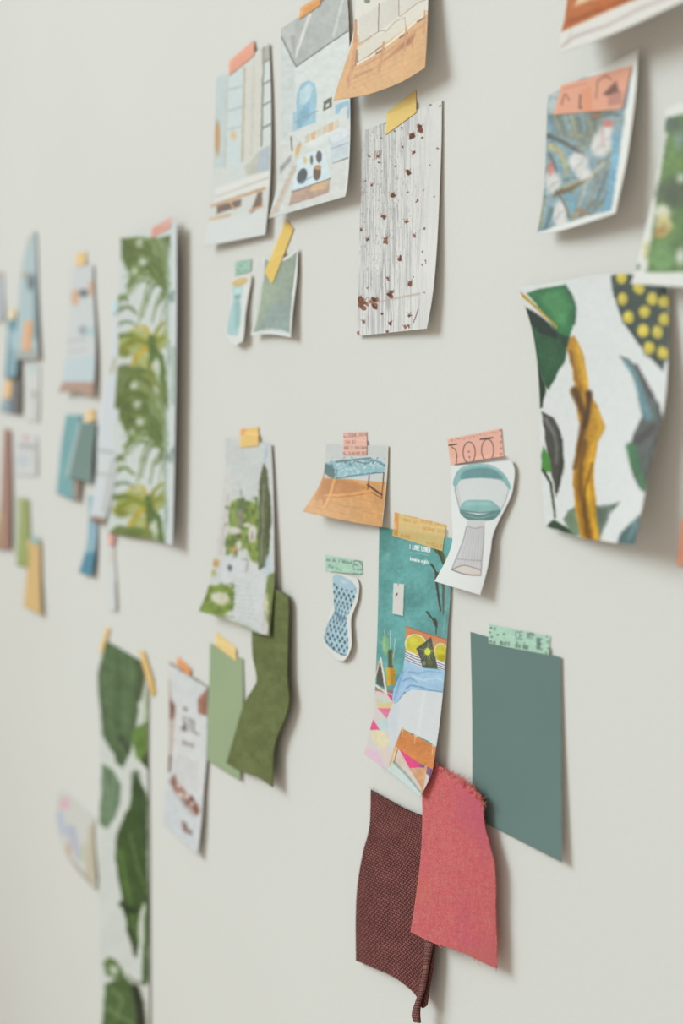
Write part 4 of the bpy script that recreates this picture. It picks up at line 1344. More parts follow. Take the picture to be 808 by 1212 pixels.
def art_tall_leaf(A):
    A.zoom(110, 740, 6.0625)
    A.poly([(92, 105), (200, 160), (338, 250), (368, 350), (362, 430), (330, 560), (318, 680), (270, 900), (215, 1022), (170, 990), (150, 920), (72, 800), (50, 550), (34, 350)], (100, 120, 86), 3)
    for a, b, c in (((150, 170), (130, 500), (150, 850)), ((210, 190), (230, 500), (200, 900)), ((270, 240), (270, 480), (240, 760)), ((80, 250), (90, 460), (110, 720))):
        A.line([a, b, c], 24, (124, 146, 112), 12, soft=8, a=.7)
    A.line([(325, 265), (355, 370), (330, 520)], 44, (92, 96, 70), 26, soft=8, a=.85)
    A.line([(48, 480), (75, 640), (85, 790)], 26, (96, 112, 84), 20, soft=6, a=.8)
    A.line([(200, 800), (240, 880), (255, 920)], 26, (74, 78, 60), 14, soft=5)
    A.line([(100, 130), (150, 200)], 50, (96, 116, 84), 20, soft=8, a=.6)
    A.poly([(275, 790), (320, 720), (395, 690), (395, 1030), (345, 985), (305, 950)], (118, 144, 78), 3)
    A.poly([(345, 980), (395, 900), (398, 1030)], (72, 78, 52), 4)
    A.line([(385, 480), (372, 680)], 20, (176, 190, 156), 26, soft=4)
    A.zoom(110, 900, 3.885)
    A.poly([(40, 10), (90, 40), (128, 110), (124, 200), (100, 265), (60, 315), (28, 290), (36, 150)], (124, 146, 118), 2.5)
    for k in range(3):
        A.line([(52 + k * 22, 50 + k * 10), (62 + k * 18, 160), (50 + k * 18, 285 - k * 22)], 7, (150, 166, 140), 4, soft=2.5, a=.8)
    A.line([(58, 30), (80, 130)], 14, (98, 116, 92), 8, soft=3, a=.7)
    A.poly([(196, 50), (225, 110), (250, 160), (254, 660), (228, 660), (222, 780), (198, 905), (165, 800), (140, 690), (128, 600), (105, 470), (110, 340), (140, 260), (165, 225), (180, 120)], (80, 102, 58), 2)
    A.line([(196, 70), (215, 180), (240, 400)], 40, (76, 92, 64), 20, soft=6, a=.8)
    A.line([(170, 340), (205, 480), (244, 610)], 8, (126, 144, 100), 5, soft=2.5)
    A.line([(125, 420), (150, 560), (175, 650)], 30, (104, 130, 70), 18, soft=6)
    A.line([(130, 660), (165, 690), (200, 690)], 22, (58, 68, 44), 16, soft=4)
    A.line([(160, 770), (180, 830), (196, 900)], 14, (58, 64, 44), 8, soft=3)
    A.line([(180, 720), (190, 780)], 26, (100, 126, 68), 14, soft=4)
    A.line([(255, 640), (245, 800), (240, 1020)], 24, (86, 112, 66), 26, soft=3)
    A.poly([(206, 790), (214, 700), (236, 660), (232, 780), (216, 900)], (206, 210, 198), 2.5)
    A.poly([(44, 930), (70, 905), (105, 920), (140, 970), (150, 1015), (90, 1000), (60, 990)], (108, 130, 82), 2.5)
    A.ell(95, 965, 20, 22, (190, 198, 180), soft=4)
    A.poly([(55, 1030), (100, 1010), (150, 1000), (195, 1050), (210, 1260), (35, 1260), (50, 1120)], (98, 120, 74), 2.5)
    A.line([(90, 1050), (130, 1100), (110, 1180)], 20, (134, 154, 110), 8, soft=5, a=.8)
    A.line([(70, 1140), (130, 1180), (190, 1210)], 16, (140, 160, 112), 8, soft=4, a=.8)
    A.line([(195, 1050), (215, 1130), (225, 1260)], 40, (62, 66, 50), 44, soft=4)
    A.line([(160, 990), (190, 1020), (225, 1020)], 10, (150, 156, 140), soft=4)
    A.line([(222, 1040), (240, 1120), (252, 1200)], 9, (196, 196, 180), 7, soft=3)
    A.poly([(250, 1180), (262, 1170), (262, 1260), (246, 1260)], (205, 200, 180), 3)


_tall = art_tall_leaf


def art_tall_leaf(A):
    _tall(A)
    A.c[:] = 255 * (A.c / 255) ** 1.1


sheet('tall_leaf', 'botanical_print', 'tall narrow print of broad dark green leaves on white, lower left, held by two tapes', 'print',
      [(124, 757), (114, 798), (117, 839), (118, 905), (117, 977), (117, 1100), (118, 1240)], [(165, 781), (173, 800), (175, 822), (175, 905), (176, 1000), (177, 1240)], art_tall_leaf,
      lift=(1, 1.5, 2, 2), p=.8, warp=1.1, tooth=0.1, base=1.0, bg=(213, 216, 212), den=.8, mat=M_MATT)


def art_palm(A):
    def rep(dx, dy):
        A.zoom(115 + dx, 250 + dy, 5.267)
        G1, G2, G3, Yl = (114, 134, 70), (134, 152, 92), (152, 166, 134), (196, 178, 64)
        S = lambda pts, w, c, w1=None, a=1.0: A.line(pts, w, c, w1, soft=2.2, a=a)
        A.poly([(150, 168), (250, 160), (435, 165), (446, 300), (440, 500), (395, 440), (330, 400), (250, 420), (185, 490), (205, 400), (165, 330)], (136, 154, 100), 3)
        for p, w in (([(435, 300), (400, 220), (380, 170)], 8), ([(400, 330), (360, 250), (330, 210)], 7), ([(370, 360), (310, 300), (280, 280)], 8), ([(330, 380), (260, 350), (215, 350)], 8), ([(300, 395), (240, 410), (200, 450)], 7)):
            S(p, w, (206, 214, 204), 4, .8)
        A.poly([(130, 770), (220, 740), (300, 740), (350, 830), (440, 700), (446, 830), (360, 900), (330, 1000), (215, 970), (260, 900), (135, 900)], (168, 174, 92), 4, a=.75)
        A.poly([(108, 1180), (122, 1050), (160, 980), (250, 960), (340, 1000), (420, 1020), (440, 1170)], (134, 150, 92), 4, a=.9)
        A.ell(215, 1090, 26, 34, (206, 212, 200), .5, soft=5)
        A.ell(372, 1110, 16, 30, (206, 214, 204), soft=5)
        S([(215, 930), (160, 940), (135, 960)], 16, (210, 216, 210), 8, .8)
        S([(330, 905), (230, 870), (190, 900)], 10, (212, 216, 206), 5, .8)
        A.poly([(140, 165), (235, 165), (330, 190), (340, 250), (270, 330), (200, 365), (160, 300)], (112, 130, 66), 2.5)
        S([(430, 480), (400, 250), (300, 180)], 34, G2, 10)
        S([(430, 480), (440, 330), (395, 185)], 26, G3, 8)
        S([(420, 460), (380, 300), (260, 215)], 34, G1, 10)
        S([(420, 450), (350, 300), (215, 260)], 30, G2, 12)
        S([(410, 440), (330, 330), (180, 360)], 34, G1, 12)
        S([(400, 430), (300, 350), (185, 470)], 46, (120, 140, 72), 12)
        S([(400, 430), (280, 400), (170, 545)], 18, G2, 6)
        S([(410, 430), (300, 430), (200, 520)], 10, G2, 4)
        S([(430, 480), (330, 430), (262, 690)], 24, G2, 7)
        S([(435, 470), (350, 460), (285, 660)], 20, (112, 136, 84), 7)
        S([(440, 480), (400, 500), (340, 700)], 14, G3, 6)
        S([(440, 450), (420, 520), (385, 580)], 36, G1, 6)
        S([(450, 480), (415, 600), (395, 720)], 10, G3, 5)
        D = (92, 112, 58)
        for p, w in (([(425, 470), (385, 270), (290, 190)], 7), ([(420, 460), (360, 310), (240, 240)], 7), ([(410, 445), (340, 320), (190, 300)], 8), ([(400, 435), (300, 345), (170, 410)], 9),
                     ([(420, 470), (340, 400), (215, 470)], 9), ([(430, 490), (360, 470), (300, 560)], 9), ([(190, 340), (220, 260), (160, 180)], 18)):
            S(p, w, D, 3, .8)
        for p, w in (([(430, 470), (410, 320), (350, 200)], 9), ([(415, 450), (320, 330), (200, 330)], 7), ([(445, 480), (450, 360), (430, 260)], 12)):
            S(p, w, (164, 180, 132), 3, .8)
        S([(430, 500), (370, 560), (345, 700)], 12, G2, 5)
        S([(440, 500), (430, 580), (432, 690)], 10, G3, 5)
        S([(425, 470), (250, 440), (140, 590)], 12, G2, 5)
        A.ell(262, 205, 22, 26, (206, 212, 202), soft=5)
        A.ell(280, 312, 22, 24, (210, 216, 208), soft=5)
        A.ell(232, 378, 16, 22, (200, 208, 192), soft=5)
        A.poly([(420, 160), (455, 150), (455, 240)], (96, 120, 72), 3)
        S([(135, 545), (170, 525), (185, 560)], 30, G1, 12)
        S([(120, 632), (185, 600), (245, 640)], 26, G1, 14)
        S([(120, 706), (190, 690), (265, 722)], 20, (116, 142, 100), 12)
        S([(125, 780), (230, 780), (330, 850)], 34, (122, 140, 62), 18)
        S([(345, 850), (300, 720), (210, 742)], 30, Yl, 12)
        S([(345, 850), (250, 800), (130, 868)], 56, (160, 164, 62), 40)
        A.ell(165, 885, 40, 26, (134, 142, 60), soft=5)
        S([(345, 850), (270, 880), (215, 965)], 40, Yl, 28)
        S([(345, 840), (375, 740), (432, 690)], 34, (166, 168, 62), 14)
        S([(345, 850), (400, 790), (445, 812)], 34, (158, 164, 66), 16)
        S([(345, 860), (400, 930), (425, 1160)], 40, (116, 140, 74), 30)
        S([(345, 870), (325, 980), (325, 1110)], 34, (150, 146, 66), 30)
        S([(335, 790), (345, 920)], 44, (110, 134, 74), 50)
        A.ell(370, 1010, 16, 60, (196, 206, 180), soft=6)
        S([(105, 1160), (130, 990), (300, 1000)], 60, (124, 142, 78), 34)
        S([(180, 1100), (230, 1010), (330, 1080)], 46, (116, 134, 68), 30)
        S([(120, 1200), (200, 1130), (300, 1160)], 60, (110, 128, 62), 40)
        for p, w in (([(120, 1140), (170, 1010), (300, 990)], 9), ([(130, 1180), (200, 1050), (320, 1060)], 10), ([(345, 860), (395, 940), (420, 1100)], 8), ([(340, 850), (240, 800), (140, 850)], 8), ([(150, 300), (180, 240), (300, 200)], 7)):
            S(p, w, D, 4, .8)
        S([(345, 1000), (370, 1080), (440, 1120)], 22, (124, 144, 76), 12)
        S([(300, 1000), (360, 1050), (400, 1160)], 18, (138, 152, 84), 10)
        A.line([(446, 230), (440, 700), (438, 1160)], 13, (172, 190, 184), soft=2.5)
        A.ell(456, 530, 11, 20, (110, 136, 126), soft=4)
        A.ell(462, 905, 12, 60, (120, 146, 132), soft=5)
    rep(-3, 190)
    rep(0, 0)
    A.zoom(115, 250, 5.267)
    A.line([(140, 160), (300, 150), (500, 130)], 14, (214, 216, 210), soft=3, a=.4)
    A.straight()
    A.line([(480, 60), (478, 700), (470, 1400), (452, 2090)], 40, (215, 222, 224), 34, soft=3)
    A.line([(474, 500), (470, 560)], 9, (96, 120, 116), soft=4)
    A.line([(470, 1480), (462, 1560)], 9, (96, 120, 116), soft=4)
    A.line([(478, 850), (470, 1200)], 8, (130, 158, 140), soft=4)


_palm = art_palm


def art_palm(A):
    _palm(A)
    A.c[:] = 255 * (A.c / 255) ** 1.14


sheet('palm', 'palm_print', 'tall print of green and yellow palm fronds on white, left, pink tape on top', 'print',
      [(142, 281), (141, 322), (139.5, 364), (140, 411), (137, 459), (135, 487), (132, 535), (127, 582), (126, 631)],
      [(209, 264), (209, 364), (208, 459), (207.5, 487), (206, 573), (204, 646)], art_palm,
      B=[(126, 631), (155, 635.6), (177.6, 638), (204, 646)], lift=(1.5, 14, 2.5, 16), p=1.0, warp=1.5, tooth=0.07, base=2, bg=(214, 220, 220), den=1.0)


def art_lamp(A):
    A.zoom(250, 250, 6.733)
    A.poly([(170, 610), (240, 590), (250, 640), (228, 700), (238, 800), (215, 975), (180, 990), (125, 965), (150, 800), (178, 690)], (168, 202, 206), 1.6, sm=True)
    A.poly([(190, 720), (230, 720), (225, 900), (190, 940)], (146, 184, 186), 4)
    A.ell(208, 680, 26, 20, (128, 166, 164), soft=3)
    A.poly([(180, 620), (240, 602), (240, 650), (190, 670)], (196, 220, 226), 3)
    A.ell(228, 565, 66, 30, (208, 178, 116), -.32, soft=2)
    A.ell(228, 558, 46, 14, (216, 190, 132), -.32, soft=2)


sheet('lamp', 'vase_cutout', 'tiny cut-out of a pale blue vase with an ochre lid, beside the green pillow', 'cutout',
      [(274.5, 331), (273.5, 345), (271.5, 369), (267, 392.6), (272, 405), (279, 409)], [(297.5, 326), (297, 335), (294, 350), (290.5, 372), (289, 392), (287, 404.5)], art_lamp,
      T=[(274.5, 331), (284, 326), (297.5, 326)], lift=(1, 2, 9, 9), p=1.4, base=1.0, bg=(220, 222, 220), den=1.4)


def art_pillow(A):
    A.zoom(250, 250, 6.733)
    A.poly([(428, 380), (470, 400), (520, 408), (590, 392), (640, 360), (682, 322), (665, 470), (640, 640), (622, 800), (617, 962), (560, 940), (480, 930), (410, 940), (333, 966), (370, 850), (400, 700), (420, 530)], (158, 169, 156), 1.3)
    A.poly([(415, 560), (560, 560), (470, 700), (390, 860), (340, 950)], (168, 180, 156), 8, a=.7)
    A.poly([(470, 760), (630, 690), (617, 962), (480, 930), (380, 950)], (150, 168, 168), 10, a=.8)
    for k in range(34):
        y = 410 + k * 16
        A.line([(400 - k * 1.5, y + 10), (520, y + 4), (670 - k * 1.6, y - 26)], 4, (134, 152, 136), soft=1.2, a=.5)
    A.line([(676, 330), (650, 560), (622, 800), (617, 960)], 8, (126, 142, 128), soft=2, a=.7)


sheet('pillow', 'pillow_cutout', 'white edged cut-out of a sage green pillow with a slanted yellow tape', 'cutout',
      [(311, 304), (310.5, 320), (308, 339), (303, 365), (296.5, 397.5)], [(352.5, 294), (351.5, 324), (348.5, 352), (346.3, 372), (344, 399.5)], art_pillow,
      T=[(311, 304), (325, 308), (338, 304), (352.5, 294)], B=[(296.5, 397.5), (308, 396), (321, 395.5), (334, 397.5), (344, 399.5)],
      lift=(1, 2.5, 9, 9), p=1.4, warp=0.6, tooth=0.06, base=1.0, bg=(224, 226, 226), den=1.6)


# ------------------------------------------------------------------ group 6: the far left, out of focus
def soft_art(*cmds):
    def f(A):
        for c in cmds:
            getattr(A, c[0])(*c[1:], soft=3) if c[0] in ('poly', 'line', 'ell') else getattr(A, c[0])(*c[1:])
    return f


sheet('faint', 'postcard', 'pale postcard with faint pink and blue marks, left of the tall dark leaf print', 'print',
      [(68, 937), (66, 960), (70, 990), (77, 1009)], [(112, 969), (111.5, 1000), (114.5, 1055)],
      soft_art(('ell', 76.5, 951, 6.5, 7, (220, 184, 196)), ('line', [(70, 964), (75, 985)], 8, (186, 196, 212)), ('line', [(84, 982), (93, 1015)], 12, (184, 190, 206), 6),
               ('ell', 81, 1005, 3, 7, (204, 172, 148)), ('line', [(109, 980), (107, 1040)], 8, (196, 186, 164), 12), ('ell', 99, 1010, 5, 12, (196, 198, 180)),
               ('line', [(78, 1012), (114, 1053)], 4, (178, 168, 158))),
      T=[(68, 937), (78, 939), (112, 969)], B=[(77, 1009), (92, 1031), (114.5, 1055)], lift=(1, 1, 4, 6), base=.6, bg=(209, 210, 205), den=.6)

sheet('whitewash', 'photo_clipping', 'tall pale room photo with orange patches and a brown strip at its foot', 'photo',
      [(85, 316), (82, 367), (78.6, 407), (73, 449), (68, 465)], [(110, 313), (111, 352.6), (113, 407), (112, 443), (109.5, 470)],
      soft_art(('ell', 89, 352, 5, 10, (216, 176, 146)), ('ell', 99, 347, 6, 5, (112, 122, 128)), ('ell', 108, 341, 4, 9, (212, 176, 150)), ('ell', 98, 391, 5, 6, (160, 170, 172)),
               ('ell', 107, 392, 5, 6, (176, 206, 210)), ('line', [(80, 404), (100, 402)], 3, (190, 190, 188)), ('line', [(82, 416), (100, 414)], 4, (198, 198, 200)),
               ('poly', [(77, 425), (112, 420), (111, 452), (73, 454)], (196, 211, 219)), ('poly', [(68, 465), (74, 452), (112, 452), (110, 471), (92, 467)], (182, 152, 136))),
      B=[(68, 465), (88, 464), (109.5, 470)], lift=(1, 2, 16, 10), base=1, bg=(208, 213, 217), den=.7)

sheet('strip', 'photo_clipping', 'narrow white room photo with a brown foot, partly hidden by the palm print', 'photo',
      [(135, 357), (131, 420), (122, 470), (117, 500), (114, 560), (105.5, 616)], [(147, 360), (147, 430), (145, 480), (141, 540), (132, 590), (123, 621)],
      soft_art(('line', [(132, 440), (136, 425)], 4, (186, 176, 150)), ('line', [(116, 533), (136, 536)], 3, (170, 176, 176)), ('line', [(114, 560), (135, 563)], 3, (186, 184, 180)),
               ('poly', [(105, 618), (108, 611), (124, 613), (122, 623)], (146, 116, 96)), ('line', [(134, 545), (123, 605)], 5, (190, 192, 192))),
      lift=(1, 1, 8, 8), base=.8, bg=(211, 218, 224), den=.6)

sheet('blue_cloth', 'fabric_swatch', 'blue fabric swatch darker at its foot, under the brown-footed narrow photo', 'fabric swatch',
      [(104.6, 586), (104, 625), (101, 650), (93, 678)], [(116, 590), (115, 630), (112, 660), (108, 682)],
      soft_art(('poly', [(100, 655), (116, 652), (110, 686), (90, 680)], (104, 158, 182))), lift=(.8, .8, 9, 9), base=.6, bg=(164, 200, 216), den=.6, mat=M_CLOTH, back=M_CLOTH)

sheet('bare_strip', 'paper_strip', 'narrow bare white paper strip with a grey edge, just below the palm print', 'paper strip',
      [(127, 640), (128, 690), (128.5, 722)], [(135.5, 650), (137.5, 690), (138, 724)],
      soft_art(('line', [(132, 655), (131, 665)], 3, (206, 200, 176)), ('line', [(136, 690), (138, 722)], 2, (184, 180, 172))), lift=(.8, .8, 2.5, 3), base=.6, bg=(214, 218, 220), den=.6)

sheet('teal_cloth', 'fabric_swatch', 'light teal fabric swatch, behind the grey-green one', 'fabric swatch',
      [(78, 491), (72, 529), (66.5, 584)], [(97, 491), (93, 540), (87, 593)], soft_art(('grain', 12, 20, .06)), lift=(1, 1, 6, 6), base=.6, bg=(140, 186, 192), den=.5, mat=M_CLOTH, back=M_CLOTH)
sheet('brown_chip', 'wood_sample', 'small brown sample peeking out below the grey-green swatch', 'sample',
      [(86, 560), (87, 592)], [(96, 560), (92.5, 594)], soft_art(('grain', 2, 8, .1)), lift=(6, 6, 7, 7), base=.8, bg=(160, 146, 134), den=.6, mat=M_MATT)
sheet('grey_cloth', 'fabric_swatch', 'grey-green fabric swatch with a pale left edge, under a yellow tab', 'fabric swatch',
      [(93, 500), (86, 530), (78, 564)], [(113, 501.6), (110, 530), (107.5, 572)],
      soft_art(('line', [(93, 500), (86, 530), (78, 565)], 6, (190, 206, 204)), ('line', [(112, 505), (107, 570)], 4, (150, 176, 174))), lift=(3, 3, 12, 10), base=1.5, bg=(136, 160, 155), den=.6, mat=M_CLOTH, back=M_CLOTH)

sheet('blue_page', 'photo_clipping', 'tall pale blue room photo with a dark patch, upper far left', 'photo',
      [(33, 282), (27, 310), (23, 340), (21, 379), (17, 426)], [(42, 272), (43, 300), (43.8, 359), (45.5, 425)],
      soft_art(('ell', 37, 334, 5, 10, (104, 124, 132)), ('line', [(42, 345), (42, 400)], 5, (128, 156, 166)), ('ell', 30, 326, 4, 4, (176, 172, 150)), ('line', [(23, 302), (26, 310)], 4, (164, 172, 168)),
               ('ell', 35, 285, 5, 12, (182, 198, 196)), ('poly', [(17, 415), (46, 412), (46, 428), (16, 428)], (170, 180, 180))), lift=(1, 2, 9, 8), base=.8, bg=(180, 200, 207), den=.6)
sheet('edge_lilac', 'photo_clipping', 'lilac-grey print at the left frame edge, highest there', 'print',
      [(-14, 318), (-15, 380)], [(3.5, 322), (4, 352), (4, 380)], soft_art(('line', [(-10, 324), (3, 322)], 6, (214, 180, 180))), lift=(1, 1, 5, 5), base=.6, bg=(194, 200, 212), den=.5)
sheet('sky_cloth', 'fabric_swatch', 'pale sky blue fabric swatch with a teal upper edge, left of the tall blue photo', 'fabric swatch',
      [(9, 378), (8, 410), (5, 448)], [(23, 378), (22, 420), (19, 446)], soft_art(('line', [(8, 385), (24, 383)], 14, (134, 176, 190)), ('ell', 16, 402, 5, 12, (190, 216, 226)), ('line', [(9, 400), (7, 446)], 4, (130, 166, 180))),
      lift=(3, 3, 10, 8), base=2, bg=(158, 192, 206), den=.6, mat=M_CLOTH, back=M_CLOTH)
sheet('slate_cloth', 'fabric_swatch', 'slate grey fabric swatch fading to brown at the right, below the sky blue one', 'fabric swatch',
      [(8, 430), (6, 462), (-2, 486)], [(25.5, 424), (25.5, 460), (23, 491)], soft_art(('poly', [(5, 430), (12, 430), (10, 490), (-4, 490)], (170, 192, 202)), ('line', [(23, 425), (21, 490)], 6, (134, 126, 118))),
      lift=(2, 2, 6, 6), base=1, bg=(132, 142, 154), den=.6, mat=M_CLOTH, back=M_CLOTH)
sheet('note', 'paper_note', 'small white note with grey marks, below the tall blue photo', 'note',
      [(33, 430), (32, 470), (31, 498)], [(47, 432), (47, 470), (46, 500)], soft_art(('ell', 38, 437, 4, 6, (196, 212, 212)), ('ell', 41, 467, 4, 5, (184, 182, 172)), ('line', [(43, 475), (43, 497)], 3, (190, 192, 190))), lift=(.8, .8, 1.5, 1.5), base=.6, bg=(214, 218, 217), den=.6)
sheet('small_photo', 'paper_note', 'small white card with a pink dot and a grey bar, above the green strip', 'note',
      [(20, 513), (19, 540), (18, 562)], [(44, 516), (45, 540), (44, 564)], soft_art(('ell', 31, 517, 3.5, 5, (216, 176, 178)), ('line', [(24, 528), (41, 529)], 5, (176, 176, 180)), ('line', [(21, 545), (28, 545)], 14, (200, 206, 214)), ('line', [(40, 535), (44, 560)], 3, (192, 192, 190))),
      lift=(.8, .8, 1.5, 1.5), base=.6, bg=(212, 217, 219), den=.6)
sheet('brown_cloth', 'fabric_swatch', 'long dusty brown fabric strip at the left frame edge', 'fabric swatch',
      [(4.5, 507), (2, 560), (0, 600), (-8, 649)], [(13, 509), (14, 560), (13.5, 600), (12.5, 651)], soft_art(('line', [(12, 515), (11, 648)], 4, (164, 130, 120)), ('line', [(2, 610), (-4, 645)], 5, (196, 172, 130))),
      lift=(1, 1.5, 8, 6), base=.8, bg=(186, 148, 134), den=.6, mat=M_CLOTH, back=M_CLOTH)
sheet('pale_card', 'paint_card', 'pale sage card strip, left of the leaf green strip', 'paint card',
      [(17, 588), (16.5, 620), (16, 656)], [(26, 588), (26, 620), (25, 657)], soft_art(('grain', 10, 10, .03)), lift=(.8, .8, 2, 2), base=.6, bg=(192, 198, 180), den=.6, mat=M_CARD)
sheet('green_card', 'paint_card', 'leaf green card strip behind the ochre one, far left', 'paint card',
      [(24, 589), (22.5, 630), (19, 669)], [(34.5, 591), (35, 630), (33, 672)], soft_art(('grain', 10, 10, .03)), lift=(1, 1, 4, 4), base=1, bg=(158, 168, 102), den=.6, mat=M_CARD)
sheet('ochre_card', 'paint_card', 'ochre card strip with a small teal tab, lowest of the far left strips', 'paint card',
      [(33, 638), (31, 680), (27.5, 718)], [(48.5, 642), (48.5, 690), (49.5, 729)], soft_art(('line', [(48, 650), (49, 728)], 3, (184, 156, 108))), lift=(1.5, 1.5, 7, 6), base=1.8, bg=(216, 182, 124), den=.6, mat=M_CARD)

# ------------------------------------------------------------------ tapes
YEL, COR, PNK, MINT, ORANGE = (240, 196, 96), (242, 166, 136), (244, 190, 174), (176, 208, 192), (238, 164, 72)


def marks(seed, col, n, a=.6):
    def f(A):
        r = random.Random(seed)
        x0, x1, y0, y1 = A.X.min(), A.X.max(), A.Y.min(), A.Y.max()
        for _ in range(n):
            x, y = r.uniform(x0, x1), r.uniform(y0, y1)
            A.line([(x, y), (x + r.uniform(2, 6), y + r.uniform(-1.4, 1.0))], r.uniform(.5, 1.1), col, soft=1, a=a * r.uniform(.4, 1))
    return f


def art_bench_tape(A):
    A.zoom(350, 500, 6.215)
    ink = (120, 84, 82)
    for s, x0, y0, x1, y1, h in (('LITERA 3074', 352, 106, 522, 100, 24), ('594 87', 360, 158, 440, 156, 24), ('RUE Y CHICAGO', 355, 198, 522, 196, 20), ('EL CLAVIER DES', 348, 236, 522, 234, 18)):
        A.text(s, (x0, y0), (x1, y1), h, 3.6, ink, a=.75)
    A.line([(352, 108), (450, 106)], 3, ink, a=.6)


def art_chair_tape(A):
    A.zoom(500, 490, 5.269)
    ink = (86, 62, 62)
    for c in ((290, 240, 38, 66), (405, 225, 38, 68)):
        ring = [(c[0] + c[2] * math.cos(t * .3307), c[1] + c[3] * math.sin(t * .3307)) for t in range(20)]
        A.line(ring, 6, ink, a=.9)
    A.line([(360, 158), (436, 148)], 9, (72, 50, 50))
    A.line([(165, 195), (212, 188)], 9, ink)
    A.line([(180, 205), (205, 222), (214, 260), (210, 305)], 6, ink, a=.9)
    r = random.Random(4)
    for k in range(40):
        t = r.random()
        A.line([(160 + 320 * t, 175 - 62 * t + r.uniform(-14, 4)), (168 + 320 * t, 173 - 62 * t + r.uniform(-14, 4))], 3.5, (160, 104, 96), a=.6)
    for x, y in ((490, 100), (492, 140), (488, 175), (490, 215), (488, 250), (260, 128), (288, 235), (292, 270)):
        A.ell(x, y, 8, 8, (166, 108, 98), a=.8)


def art_linen_tape(A):
    A.zoom(460, 600, 10.1)
    A.poly([(65, 50), (122, 66), (108, 350), (55, 335)], (238, 160, 44), 1)
    ink = (214, 122, 30)
    for s, x0, y0, x1, y1 in (('LE POST DER', 180, 100, 340, 140), ('MESURE DANTE', 380, 180, 670, 232), ('PARIS ILE', 170, 170, 330, 205), ('BERNE DIS', 400, 270, 670, 315), ('VIELLE', 440, 440, 640, 490), ('ANNE', 130, 350, 260, 380)):
        A.text(s, (x0, y0), (x1, y1), 34, 6, ink, a=.75, slant=.2)
    A.line([(345, 110), (340, 400)], 5, (226, 156, 60), a=.6)


def art_stool_tape(A):
    A.zoom(370, 640, 7.571)
    ink = (84, 108, 100)
    A.text("ue de l'Abbeé", (118, 178), (350, 208), 26, 5, ink, slant=.3, a=.85)
    A.text('Marais', (138, 240), (262, 272), 30, 6, (110, 138, 128), slant=.2, a=.8)
    A.line([(362, 240), (368, 185), (395, 172), (420, 185), (436, 215)], 6, ink, a=.85)
    for x, y in ((380, 215), (400, 220), (372, 255), (405, 262), (372, 292), (430, 260), (432, 298), (400, 295)):
        A.ell(x, y, 9, 7, ink, a=.75)
    A.line([(375, 180), (432, 188)], 7, ink, a=.7)


def art_card_tape(A):
    A.zoom(540, 720, 3.787)
    ink = (92, 114, 106)
    for x, y in ((155, 88), (172, 92), (150, 108), (158, 128), (185, 118), (212, 115)):
        A.ell(x, y, 6, 5, ink, a=.7)
    A.text('CE', (262, 136), (300, 140), 34, 4.5, ink, a=.7)
    A.text('N7', (316, 134), (344, 138), 26, 5, ink, a=.7)
    A.text('BE', (360, 180), (384, 184), 46, 7, ink, a=.75)
    A.text('ne mas', (146, 160), (240, 168), 26, 4.5, ink, a=.75, slant=.2)
    A.text('die dux', (262, 174), (322, 184), 24, 4.5, ink, a=.75, slant=.2)
    for x, y in ((405, 125), (410, 150), (412, 180), (402, 200), (330, 115), (345, 118)):
        A.ell(x, y, 6, 6, ink, a=.6)


def art_coral_wide(A):
    A.zoom(620, 0, 4.04)
    ink = (150, 98, 80)
    A.line([(180, 500), (195, 450), (215, 480)], 9, ink, soft=2, a=.8)
    A.text('wl', (210, 530), (290, 515), 60, 11, (120, 84, 76), soft=2, a=.85)
    A.line([(185, 425), (300, 398)], 7, (196, 122, 98), soft=2, a=.8)
    A.poly([(275, 430), (320, 410), (330, 540), (285, 550)], (238, 156, 118), 2)
    A.line([(345, 470), (350, 390), (390, 360), (415, 380)], 9, ink, soft=2, a=.8)
    A.poly([(375, 450), (440, 385), (455, 440), (400, 460)], (112, 78, 74), 3, a=.85)
    A.poly([(400, 465), (470, 430), (470, 500), (400, 510)], (176, 122, 112), 3, a=.7)


tape('washi_tape', 'coral tape on the tall living room photo', [(271, 72), (300.5, 47), (301, 65.6), (271, 90)], COR, marks(1, (200, 110, 90), 14), ('living',), lift=2, alpha=.93)
tape('washi_tape', 'orange tape on the rafter photo, cut by the top frame edge', [(355, 8.7), (379, -6), (379, 6), (353.8, 23.5)], ORANGE, marks(2, (190, 110, 30), 16), ('loft',), lift=2)
tape('washi_tape', 'bright yellow tape on the brown-flecked rustic print', [(457.6, 133), (492, 106.4), (492.7, 133), (455.8, 160)], (250, 214, 112), marks(3, (222, 172, 70), 24), ('speckled',), alpha=.94)
tape('washi_tape', 'wide coral tape with dark lettering across the blue tropical print', [(663.5, 101), (748, 77), (736, 129), (655, 136)], (242, 172, 142), art_coral_wide, ('tropic',), den=.9, alpha=.9)
tape('washi_tape', 'square pink tape with four lines of type on the bench photo', [(406, 512), (434, 511), (434, 538.6), (405.5, 538.6)], PNK, art_bench_tape, ('bench',), den=2.8, alpha=.9)
tape('washi_tape', 'pink tape printed with large oval numerals on the tub chair', [(529, 520), (593, 507), (596, 540), (533, 550)], (244, 184, 164), art_chair_tape, ('chair',), den=2.2, alpha=.9)
tape('washi_tape', 'long yellow tape with one orange end on the teal bedroom page', [(466.4, 606), (527.8, 621), (523.4, 652.5), (464.5, 634)], (255, 218, 128), art_linen_tape, ('linen',), den=2.4, alpha=.68)
tape('washi_tape', 'mint tape with dark script above the blue hourglass stool', [(384.5, 657), (428, 664), (429, 680), (384.5, 675.7)], (166, 204, 184), art_stool_tape, ('stool',), den=2.6, alpha=.92)
tape('washi_tape', 'mint tape with dark marks on the large grey-teal card', [(578, 738.5), (651, 753), (649.6, 775.5), (578, 762)], (168, 206, 186), art_card_tape, ('card',), den=2.0, alpha=.9)
